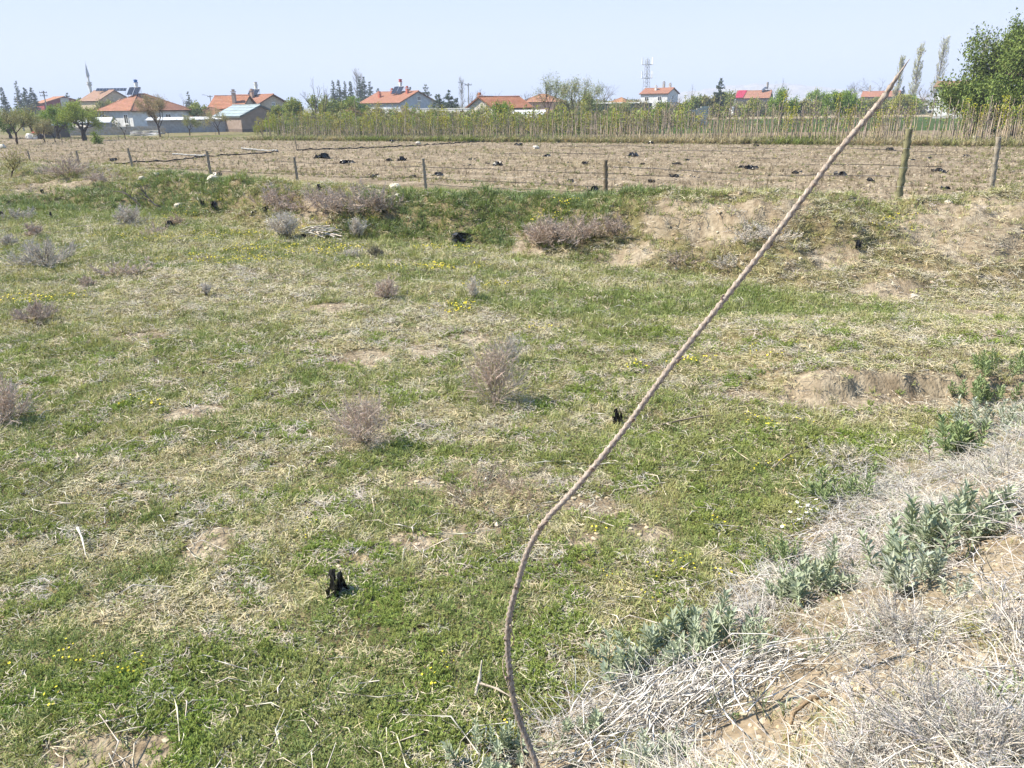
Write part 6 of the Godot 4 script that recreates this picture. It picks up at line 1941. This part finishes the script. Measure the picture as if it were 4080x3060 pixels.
func minaret() -> void:
	var t := thing("minaret", "slender white mosque minaret with balcony and pointed spire", "minaret", on_ground(-116.29, -230.0), 0.3)
	var white := Color(0.72, 0.72, 0.71)
	var base := ground_height(-116.29, -230.0)
	var b: float = 9.08 - base
	var c: float = 11.28 - base
	var top: float = 14.62 - base
	var s := Shape.new()
	s.tube(PackedVector3Array([Vector3(0, -0.5, 0), Vector3(0, b * 0.45, 0), Vector3(0, b * 0.46, 0), Vector3(0, b - 0.5, 0)]), PackedFloat32Array([0.62, 0.62, 0.46, 0.43]), 12, white)
	part("shaft", s, mats.plaster, t)
	var g := Shape.new()
	g.tube(PackedVector3Array([Vector3(0, b - 0.6, 0), Vector3(0, b - 0.1, 0), Vector3(0, b, 0), Vector3(0, b + 0.7, 0)]), PackedFloat32Array([0.43, 0.72, 0.78, 0.78]), 14, white * 0.95)
	part("balcony", g, mats.plaster, t)
	var u := Shape.new()
	u.tube(PackedVector3Array([Vector3(0, b + 0.5, 0), Vector3(0, c, 0)]), PackedFloat32Array([0.37, 0.35]), 12, white)
	part("upper_shaft", u, mats.plaster, t)
	var k := Shape.new()
	k.tube(PackedVector3Array([Vector3(0, c - 0.05, 0), Vector3(0, c + 0.15, 0), Vector3(0, top, 0)]), PackedFloat32Array([0.48, 0.46, 0.03]), 14, Color(0.42, 0.44, 0.48))
	part("spire", k, mats.paint, t)
	var f := Shape.new()
	f.tube(PackedVector3Array([Vector3(0, top - 0.1, 0), Vector3(0, top + 0.7, 0)]), PackedFloat32Array([0.04, 0.02]), 6, Color(0.5, 0.5, 0.5))
	part("finial", f, mats.paint, t)


func mast() -> void:
	var at := on_ground(43.58, -260.0)
	var t := thing("cell_mast", "steel lattice phone mast with two antenna rings", "mast", at, 0.4)
	var top: float = 15.10 - at.y
	for s in [[-1, -1], [1, -1], [1, 1], [-1, 1]]:
		var g := Shape.new()
		g.tube(PackedVector3Array([Vector3(s[0] * 1.1, -0.3, s[1] * 1.1), Vector3(s[0] * 0.42, top, s[1] * 0.42)]), PackedFloat32Array([0.09, 0.07]), 5, Color.WHITE)
		part("leg", g, mats.galvanised, t)
	var n := 14
	var brace := Shape.new()
	for i in n:
		var y0 := top * i / n
		var y1 := top * (i + 1) / n
		var r0 := lerpf(1.1, 0.42, float(i) / n)
		var r1 := lerpf(1.1, 0.42, (i + 1.0) / n)
		var q := [Vector2(-1, -1), Vector2(1, -1), Vector2(1, 1), Vector2(-1, 1)]
		for k in 4:
			var a: Vector2 = q[k]
			var b: Vector2 = q[(k + 1) % 4]
			brace.tube(PackedVector3Array([Vector3(a.x * r0, y0, a.y * r0), Vector3(b.x * r1, y1, b.y * r1)]), PackedFloat32Array([0.04, 0.04]), 4, Color.WHITE, false)
			brace.tube(PackedVector3Array([Vector3(a.x * r1, y1, a.y * r1), Vector3(b.x * r1, y1, b.y * r1)]), PackedFloat32Array([0.035, 0.035]), 4, Color.WHITE, false)
	part("bracing", brace, mats.galvanised, t)
	for y in [top * 0.97, top * 0.72]:
		var ring := Shape.new()
		var p := PackedVector3Array()
		var r := PackedFloat32Array()
		for i in 13:
			var a := TAU * i / 12.0
			p.append(Vector3(cos(a) * 1.75, y - 1.0, sin(a) * 1.75))
			r.append(0.06)
		ring.tube(p, r, 4, Color.WHITE, false)
		for i in 4:
			var a := TAU * i / 4.0
			ring.tube(PackedVector3Array([Vector3(0, y - 1.0, 0), Vector3(cos(a) * 1.75, y - 1.0, sin(a) * 1.75)]), PackedFloat32Array([0.05, 0.05]), 4, Color.WHITE, false)
		part("platform", ring, mats.galvanised, t)
		for i in 6:
			var a := TAU * i / 6.0
			var s := Shape.new()
			s.box(Vector3(cos(a) * 1.8, y, sin(a) * 1.8), Vector3(0.28, 2.1, 0.16), Color(0.7, 0.7, 0.7), Basis(Vector3.UP, -a))
			part("antenna", s, mats.paint, t)


func car(label: String, at: Vector3, turn_deg: float, col: Color, van: bool) -> void:
	var t := thing("parked_van" if van else "parked_car", label, "van" if van else "car", at, deg_to_rad(turn_deg))
	var h := 2.0 if van else 1.45
	var prof := [Vector2(-2.2, 0.35), Vector2(-2.25, 0.8), Vector2(-1.9, h * 0.95 if van else 0.95), Vector2(-1.4, h), Vector2(0.6, h), Vector2(1.25, 0.98), Vector2(2.1, 0.85), Vector2(2.25, 0.4)]
	var s := Shape.new()
	var c := Vector3(0, 0.7, 0)
	for i in prof.size():
		var j := (i + 1) % prof.size()
		var a: Vector2 = prof[i]
		var b: Vector2 = prof[j]
		var wa := 0.85 if a.y < 1.0 else 0.72
		var wb := 0.85 if b.y < 1.0 else 0.72
		s.face(Vector3(a.x, a.y, -wa), Vector3(b.x, b.y, -wb), Vector3(b.x, b.y, wb), Vector3(a.x, a.y, wa), c, col)
		for sg in [-1.0, 1.0]:
			s.face3(Vector3(a.x, a.y, sg * wa), Vector3(b.x, b.y, sg * wb), Vector3(0, 0.7, sg * 0.85), c, col)
	part("body", s, mats.paint, t)
	for sg in [-1.0, 1.0]:
		var g := Shape.new()
		g.hexa([Vector3(-1.5, 0.98, sg * 0.8), Vector3(0.9, 0.98, sg * 0.8), Vector3(0.9, 0.98, sg * 0.86), Vector3(-1.5, 0.98, sg * 0.86), Vector3(-1.25, h - 0.12, sg * 0.68), Vector3(0.55, h - 0.12, sg * 0.68), Vector3(0.55, h - 0.12, sg * 0.75), Vector3(-1.25, h - 0.12, sg * 0.75)], Color.WHITE)
		part("side_window", g, mats.pane, t)
		for x in [-1.4, 1.4]:
			var w := Shape.new()
			w.tube(PackedVector3Array([Vector3(x, 0.33, sg * 0.68), Vector3(x, 0.33, sg * 0.88)]), PackedFloat32Array([0.33, 0.33]), 14, Color(0.03, 0.03, 0.03))
			part("wheel", w, mats.paint, t)


func make_village() -> void:
	var orange := Color(0.41, 0.205, 0.135)
	var white := Color(0.74, 0.73, 0.71)
	var house_at := func(x: float, d: float) -> Vector3: return on_ground(x, -d)
	# from left to right
	var hall := house("village_hall", "long hall with dark red gable front and white middle panel", house_at.call(-126.64, 232.0), -49.4, 13.0, 10.6, 5.0, 6.6, Color(0.27, 0.055, 0.06), Color(0.48, 0.24, 0.14), {"category": "hall", "rows": 9, "windows": [["right", -3.6, 3.4, 1.0, 0.9], ["right", -2.3, 3.4, 1.0, 0.9], ["right", 2.4, 3.4, 1.0, 0.9], ["right", 3.5, 3.4, 1.0, 0.9], ["right", 4.4, 3.4, 0.8, 0.9]]})
	var pn := Shape.new()
	pn.hexa([Vector3(6.45, 0, -1.1), Vector3(6.45, 0, 1.1), Vector3(6.56, 0, 1.1), Vector3(6.56, 0, -1.1), Vector3(6.45, 6.2, -1.1), Vector3(6.45, 6.2, 1.1), Vector3(6.56, 6.2, 1.1), Vector3(6.56, 6.2, -1.1)], Color(0.55, 0.55, 0.53))
	part("white_panel", pn, mats.plaster, hall)
	minaret()
	house("mosque", "beige mosque building with brown roofs below the minaret", house_at.call(-97.89, 200.0), -35.9, 9.0, 8.0, 5.2, 7.4, Color(0.52, 0.44, 0.31), Color(0.38, 0.24, 0.17), {"category": "mosque", "rows": 9, "windows": [["right", -2.0, 4.2, 0.8, 0.8], ["right", -0.5, 4.2, 0.8, 0.8], ["right", 1.0, 4.2, 0.8, 0.8], ["right", 2.5, 4.2, 0.8, 0.8]]})
	house("annex", "lower beige annex with hipped roof right of the mosque", house_at.call(-91.74, 196.0), 37.1, 5.5, 4.5, 3.9, 5.4, Color(0.52, 0.44, 0.31), Color(0.42, 0.25, 0.17), {"category": "house", "hip": true, "rows": 8, "windows": [["front", -1.5, 3.2, 0.6, 0.6], ["front", 0.0, 3.2, 0.6, 0.6], ["front", 1.5, 3.2, 0.6, 0.6]]})
	var pv := thing("solar_panel_row", "row of dark solar panels on the mosque roof", "solar panels", Vector3(-95.57, 7.07, -199.0), 0.1)
	for i in 9:
		var s := Shape.new()
		s.box(Vector3((i - 4) * 0.78, 0, 0), Vector3(0.72, 0.05, 1.1), Color.WHITE, Basis(Vector3(1, 0, 0), 0.6))
		part("panel", s, mats.solar_glass, pv)
	var rail := Shape.new()
	for x in [-3.0, 0.0, 3.0]:
		rail.tube(PackedVector3Array([Vector3(x, 0.2, -0.3), Vector3(x, -1.4, -0.3)]), PackedFloat32Array([0.05, 0.05]), 5, Color.WHITE)
	rail.tube(PackedVector3Array([Vector3(-3.5, -0.3, 0.3), Vector3(3.5, -0.3, 0.3)]), PackedFloat32Array([0.05, 0.05]), 5, Color.WHITE)
	part("rack", rail, mats.galvanised, pv)
	house("white_house", "white house with hipped orange tile roof behind the block wall", house_at.call(-54.31, 122.0), 58.0, 9.4, 8.2, 3.05, 5.15, Color(0.70, 0.71, 0.73), orange, {"hip": true, "rows": 13, "windows": [["left", -2.6, 1.75, 1.0, 1.3], ["left", 2.6, 1.75, 1.0, 1.3], ["front", 1.0, 1.75, 1.0, 1.3]]})
	solar_heater("solar heater with blue topped tank on the white house", Vector3(-54.98, 4.57, -121.5), -5.7, 0.72, Color(0.72, 0.72, 0.70), Color(0.04, 0.16, 0.42))
	shed("low_shed", "low shed with faded blue metal roof at the left", house_at.call(-51.62, 92.0), 47.3, 2.6, 2.4, 1.35, 1.75, Color(0.16, 0.14, 0.12), Color(0.22, 0.30, 0.36))
	shed("low_shed", "grey shed with white metal roof left of the white house", house_at.call(-55.84, 109.0), 19.1, 4.6, 3.0, 1.45, 1.95, Color(0.34, 0.34, 0.36), Color(0.74, 0.75, 0.77))
	shed("low_shed", "small open shed with brown boards behind the block wall", house_at.call(-56.83, 106.0), 53.2, 2.6, 2.0, 0.9, 1.3, Color(0.10, 0.085, 0.07), Color(0.50, 0.44, 0.36))
	shed("long_shed", "long grey shed with bright white roof edge behind the fruit trees", house_at.call(-42.85, 112.0), 16.9, 12.2, 3.0, 1.62, 1.86, Color(0.36, 0.36, 0.37), Color(0.76, 0.77, 0.78), "concrete")
	block_wall("low wall of bare grey blocks before the white house", on_ground(-55.62, -102.0), on_ground(-43.65, -103.0), 5, Vector2(0.4, 0.2), Color(0.48, 0.43, 0.36))
	var stack := thing("pole_stack", "stack of long grey poles on the ground by the block wall", "pole stack", on_ground(-43.03, -96.0), 0.05)
	for i in 14:
		var s := Shape.new()
		var y := 0.06 + 0.11 * (i % 5) + rng.randf() * 0.03
		s.tube(PackedVector3Array([Vector3(-1.6 + rng.randf_range(-0.3, 0.3), y, rng.randf_range(-0.5, 0.5)), Vector3(1.5 + rng.randf_range(-0.3, 0.3), y + rng.randf_range(-0.05, 0.1) - 0.05, rng.randf_range(-0.5, 0.5))]), PackedFloat32Array([0.05, 0.045]), 6, tint(Color(0.50, 0.49, 0.46), 0.15))
		part("pole", s, mats.twig, stack)
	var heap := thing("tarp_heap", "white and red cloth heap under the tree at the far left", "cloth heap", on_ground(-49.31, -84.0))
	var hm := lump(0.2, 5, 9)
	for i in 4:
		var o := part("cloth", hm, mats.cloth, heap)
		o.position = Vector3([-0.35, 0.15, 0.3, 0.65][i], [0.3, 0.35, 0.65, 0.3][i], [0.1, 0.0, 0.05, -0.1][i])
		o.scale = Vector3(0.75, [0.75, 0.9, 0.25, 0.6][i], 0.5)
		var mm: StandardMaterial3D = mats.cloth.duplicate()
		mm.albedo_color = ([Color(0.68, 0.64, 0.58), Color(0.70, 0.69, 0.68), Color(0.45, 0.05, 0.06), Color(0.05, 0.05, 0.06)][i] as Color).linear_to_srgb()
		o.material_override = mm
	house("brown_shed", "brown plastered shed with low gable and grey blue metal roof", house_at.call(-36.09, 113.0), -46.3, 8.0, 5.9, 2.1, 3.4, Color(0.31, 0.245, 0.205), Color(0.30, 0.36, 0.38), {"category": "shed", "wall": "plaster", "roof": "metal_roof", "piece": "roof_sheet", "rows": 4, "over": 0.2})
	house("orange_house", "low house with tiled orange roof left of the brown shed", house_at.call(-46.62, 128.0), 36.0, 6.4, 6.0, 1.75, 3.15, Color(0.50, 0.45, 0.38), Color(0.43, 0.235, 0.145), {"hip": true, "rows": 11})
	house("orange_house", "house with two orange roofs and chimneys behind the brown shed", house_at.call(-43.30, 140.0), -30.8, 9.0, 8.6, 3.3, 5.1, Color(0.52, 0.45, 0.36), orange, {"rows": 12, "chimneys": [[1.0, 1.2, 1.0, Color(0.42, 0.33, 0.27)]], "windows": [["right", 0.0, 3.6, 0.7, 0.6]]})
	house("orange_house", "wing with brown orange roof and tall chimney behind the brown shed", house_at.call(-44.92, 134.0), -11.5, 5.6, 5.0, 3.2, 4.9, Color(0.50, 0.43, 0.34), Color(0.44, 0.21, 0.13), {"rows": 9, "chimneys": [[1.2, 1.6, 1.6, Color(0.40, 0.33, 0.28)]]})
	solar_heater("solar heater with pale square tank behind the brown shed", Vector3(-43.00, 4.37, -139.5), -17.9, 0.78, Color(0.66, 0.68, 0.62), Color(0.64, 0.66, 0.60))
	house("blue_house", "pale blue house with orange tile roof and red chimneys", house_at.call(-22.56, 168.0), -42.4, 12.4, 9.6, 3.75, 5.75, Color(0.40, 0.46, 0.55), orange, {"rows": 14, "chimneys": [[-2.6, 2.6, 0.75, Color(0.50, 0.17, 0.12)], [-0.6, 0.9, 0.6, Color(0.50, 0.17, 0.12)], [4.2, 1.0, 0.95, Color(0.50, 0.17, 0.12)]], "windows": [["right", 0.2, 4.4, 1.0, 0.9], ["right", -2.6, 1.6, 1.5, 1.5], ["front", 2.0, 2.0, 1.4, 1.3], ["front", -2.5, 2.0, 1.4, 1.3]]})
	solar_heater("solar heater with red topped white tank on the blue house", Vector3(-22.17, 4.84, -166.5), -27.4, 0.95, Color(0.76, 0.75, 0.73), Color(0.45, 0.07, 0.06))
	plain_wall("long white garden wall behind the saplings", on_ground(-30.39, -130.0), on_ground(-5.45, -116.0), 2.55, Color(0.76, 0.75, 0.74))
	pole("street light pole between the blue and the small white house", house_at.call(-7.24, 150.0), 6.25 + 0.5, true, 1, Color(0.40, 0.39, 0.37))
	house("small_white_house", "small whitewashed house with bright orange gable roof", house_at.call(-1.33, 122.0), 44.6, 7.8, 5.5, 2.75, 4.15, Color(0.66, 0.62, 0.56), Color(0.52, 0.225, 0.125), {"wall": "render_wall", "rows": 9, "chimneys": [[-2.6, -1.5, 0.9, Color(0.50, 0.22, 0.13)]]})
	shed("tin_shed", "shed with glaring white tin roof right of the small house", house_at.call(2.39, 112.0), -15.2, 4.5, 4.0, 1.35, 2.15, Color(0.50, 0.40, 0.32), Color(0.82, 0.83, 0.84))
	house("orange_house", "orange roofed house half hidden behind the pear trees", house_at.call(7.61, 178.0), -22.4, 7.6, 6.0, 3.6, 5.0, Color(0.45, 0.30, 0.24), Color(0.47, 0.25, 0.16), {"hip": true, "rows": 10})
	shed("grey_shed", "long dark grey shed with pale roof edge behind the saplings", house_at.call(17.65, 128.0), -10.8, 9.4, 4.0, 2.95, 3.05, Color(0.17, 0.19, 0.21), Color(0.62, 0.60, 0.56), "concrete")
	house("orange_house", "low house with pale ridge roof right of the pear trees", house_at.call(22.75, 165.0), -32.8, 5.0, 5.0, 2.8, 4.0, Color(0.55, 0.50, 0.43), Color(0.50, 0.26, 0.16), {"hip": true, "rows": 8})
	mast()
	house("white_house", "white two-storey house with orange roof under the mast", house_at.call(37.70, 205.0), -38.4, 7.4, 5.6, 5.2, 6.35, Color(0.66, 0.68, 0.71), Color(0.42, 0.21, 0.14), {"rows": 9, "chimneys": [[-0.4, 1.2, 0.8, Color(0.7, 0.68, 0.66)], [0.9, -0.4, 1.3, Color(0.4, 0.38, 0.36)], [2.6, -0.4, 0.9, Color(0.55, 0.5, 0.46)]], "windows": [["right", 0.0, 4.2, 0.9, 1.0], ["right", -1.6, 1.8, 0.9, 1.2], ["front", -2.0, 3.9, 1.1, 1.1], ["front", 1.6, 3.9, 1.1, 1.1]]})
	block_wall("stepped wall of pale concrete blocks, unfinished", on_ground(22.83, -112.0), on_ground(27.75, -113.0), 12, Vector2(0.4, 0.21), Color(0.55, 0.53, 0.48), 1.0)
	car("small white van seen between bushes left of the red-roofed house", house_at.call(47.11, 172.0), 59.7, Color(0.75, 0.75, 0.74), true)
	house("red_roofed_house", "house with half crimson half orange roof far behind", house_at.call(68.19, 228.0), -24.7, 8.8, 6.0, 4.0, 5.75, Color(0.36, 0.31, 0.27), Color(0.42, 0.22, 0.15), {"rows": 9})
	var crim := thing("roof_sheet", "crimson metal sheeting over the left end of a far roof", "roof sheet", house_at.call(68.19, 228.0), deg_to_rad(-24.7))
	var cs := Shape.new()
	cs.hexa([Vector3(-4.8, 3.92, 3.4), Vector3(-2.4, 3.92, 3.4), Vector3(-1.9, 5.86, 0.0), Vector3(-4.2, 5.86, 0.0), Vector3(-4.8, 4.0, 3.44), Vector3(-2.4, 4.0, 3.44), Vector3(-1.9, 5.94, 0.0), Vector3(-4.2, 5.94, 0.0)], Color(0.36, 0.035, 0.07))
	part("sheet", cs, mats.metal_roof, crim)
	solar_heater("slanting solar heater on the red-roofed house", Vector3(70.68, 4.93, -227.0), -87.3, 0.85, Color(0.35, 0.33, 0.31), Color(0.33, 0.31, 0.29))
	house("red_roofed_house", "long low house with orange roof partly behind the stick", house_at.call(119.04, 262.0), -30.4, 10.6, 6.0, 4.0, 5.5, Color(0.33, 0.27, 0.23), Color(0.42, 0.20, 0.13), {"rows": 8, "chimneys": [[-3.6, 0.0, 1.4, Color(0.5, 0.48, 0.45)]]})
	car("white van parked before the right poplars", house_at.call(94.02, 185.0), -18.9, Color(0.78, 0.78, 0.77), true)
	house("white_house", "tall white house with brown roof behind the big tree", house_at.call(73.72, 136.0), -34.5, 4.4, 5.0, 5.0, 5.7, Color(0.76, 0.76, 0.76), Color(0.34, 0.22, 0.13), {"rows": 6, "over": 0.5, "windows": [["front", -1.0, 3.6, 0.8, 1.1], ["front", 0.9, 3.6, 0.8, 1.1]]})
	pole("leaning grey pole before the red hall", house_at.call(-78.81, 140.0), 5.69 + 0.5, false, 2, Color(0.42, 0.40, 0.38))
	pole("thin pole with crossarm right of the lone slim conifer", house_at.call(-72.42, 200.0), 5.50 + 0.5, true, 1, Color(0.38, 0.37, 0.36))
	pole("plain white pole before the pale hill", house_at.call(53.76, 195.0), 5.30 + 0.5, false, 0, Color(0.62, 0.62, 0.61))
	pole("plain white pole beside the pale green young tree", house_at.call(67.17, 180.0), 5.34 + 0.5, false, 0, Color(0.62, 0.62, 0.61))
	pole("short thick pole at the far left", house_at.call(-77.54, 130.0), 4.56 + 0.5, false, 0, Color(0.45, 0.42, 0.40))
	block_wall("small stack of pale blocks at the right edge by the saplings", on_ground(23.6, -41.0), on_ground(24.9, -41.2), 2, Vector2(0.42, 0.2), Color(0.62, 0.58, 0.52))


# ----------------------------------------------------------------

func _ready() -> void:
	rng.seed = 20417
	var cam := Camera3D.new()
	cam.name = "camera"
	cam.fov = 53.0
	cam.near = 0.05
	cam.far = 12000.0
	cam.position = Vector3(0, 2.6, 0)
	cam.basis = Basis(Vector3(1, 0, 0), deg_to_rad(-19.973)) * Basis(Vector3(0, 0, 1), deg_to_rad(-0.75))
	add_child(cam)
	cam.current = true
	var sky_m := ProceduralSkyMaterial.new()
	sky_m.sky_horizon_color = Color(0.53, 0.55, 0.61).linear_to_srgb()
	sky_m.sky_top_color = Color(0.17, 0.33, 0.60).linear_to_srgb()
	sky_m.sky_curve = 0.15
	sky_m.ground_horizon_color = Color(0.44, 0.45, 0.48).linear_to_srgb()
	sky_m.ground_bottom_color = Color(0.30, 0.26, 0.20).linear_to_srgb()
	sky_m.sun_angle_max = 20.0
	var sky := Sky.new()
	sky.sky_material = sky_m
	var env := Environment.new()
	env.background_mode = Environment.BG_SKY
	env.sky = sky
	env.background_energy_multiplier = 0.73
	env.tonemap_mode = Environment.TONE_MAPPER_LINEAR
	env.tonemap_exposure = 2.5
	env.fog_enabled = true
	env.fog_density = 0.0006
	env.fog_light_color = Color(0.86, 0.90, 0.98)
	env.sdfgi_enabled = true
	env.ssao_enabled = true
	env.ssil_enabled = true
	var we := WorldEnvironment.new()
	we.name = "surroundings"
	we.environment = env
	add_child(we)
	var sun := DirectionalLight3D.new()
	sun.name = "sun"
	sun.light_energy = 1.5
	sun.light_color = Color(1.0, 0.965, 0.90)
	sun.light_angular_distance = 0.5
	sun.shadow_enabled = true
	var to_sun := Vector3(-0.67, 0.735, -0.04).normalized()
	sun.basis = Basis.looking_at(-to_sun, Vector3.UP)
	add_child(sun)

	noise_a.seed = 3
	noise_a.noise_type = FastNoiseLite.TYPE_SIMPLEX_SMOOTH
	noise_a.frequency = 0.05
	noise_a.fractal_octaves = 3
	noise_b.seed = 8
	noise_b.noise_type = FastNoiseLite.TYPE_SIMPLEX_SMOOTH
	noise_b.frequency = 0.05
	noise_b.fractal_octaves = 2
	noise_c.seed = 15
	noise_c.noise_type = FastNoiseLite.TYPE_SIMPLEX_SMOOTH
	noise_c.frequency = 0.05
	noise_c.fractal_octaves = 2
	noise_d.seed = 21
	noise_d.noise_type = FastNoiseLite.TYPE_SIMPLEX_SMOOTH
	noise_d.frequency = 0.08
	noise_d.fractal_octaves = 3

	make_materials()
	make_ground()
	make_hills()
	make_village()
	make_trees()
	make_saplings()
	make_shrubbery()
	make_fence()
	make_field_things()
	make_shared_pieces()
	make_meadow_things()
	scatter_meadow()
	scatter_field()
	pour_ground_cover()
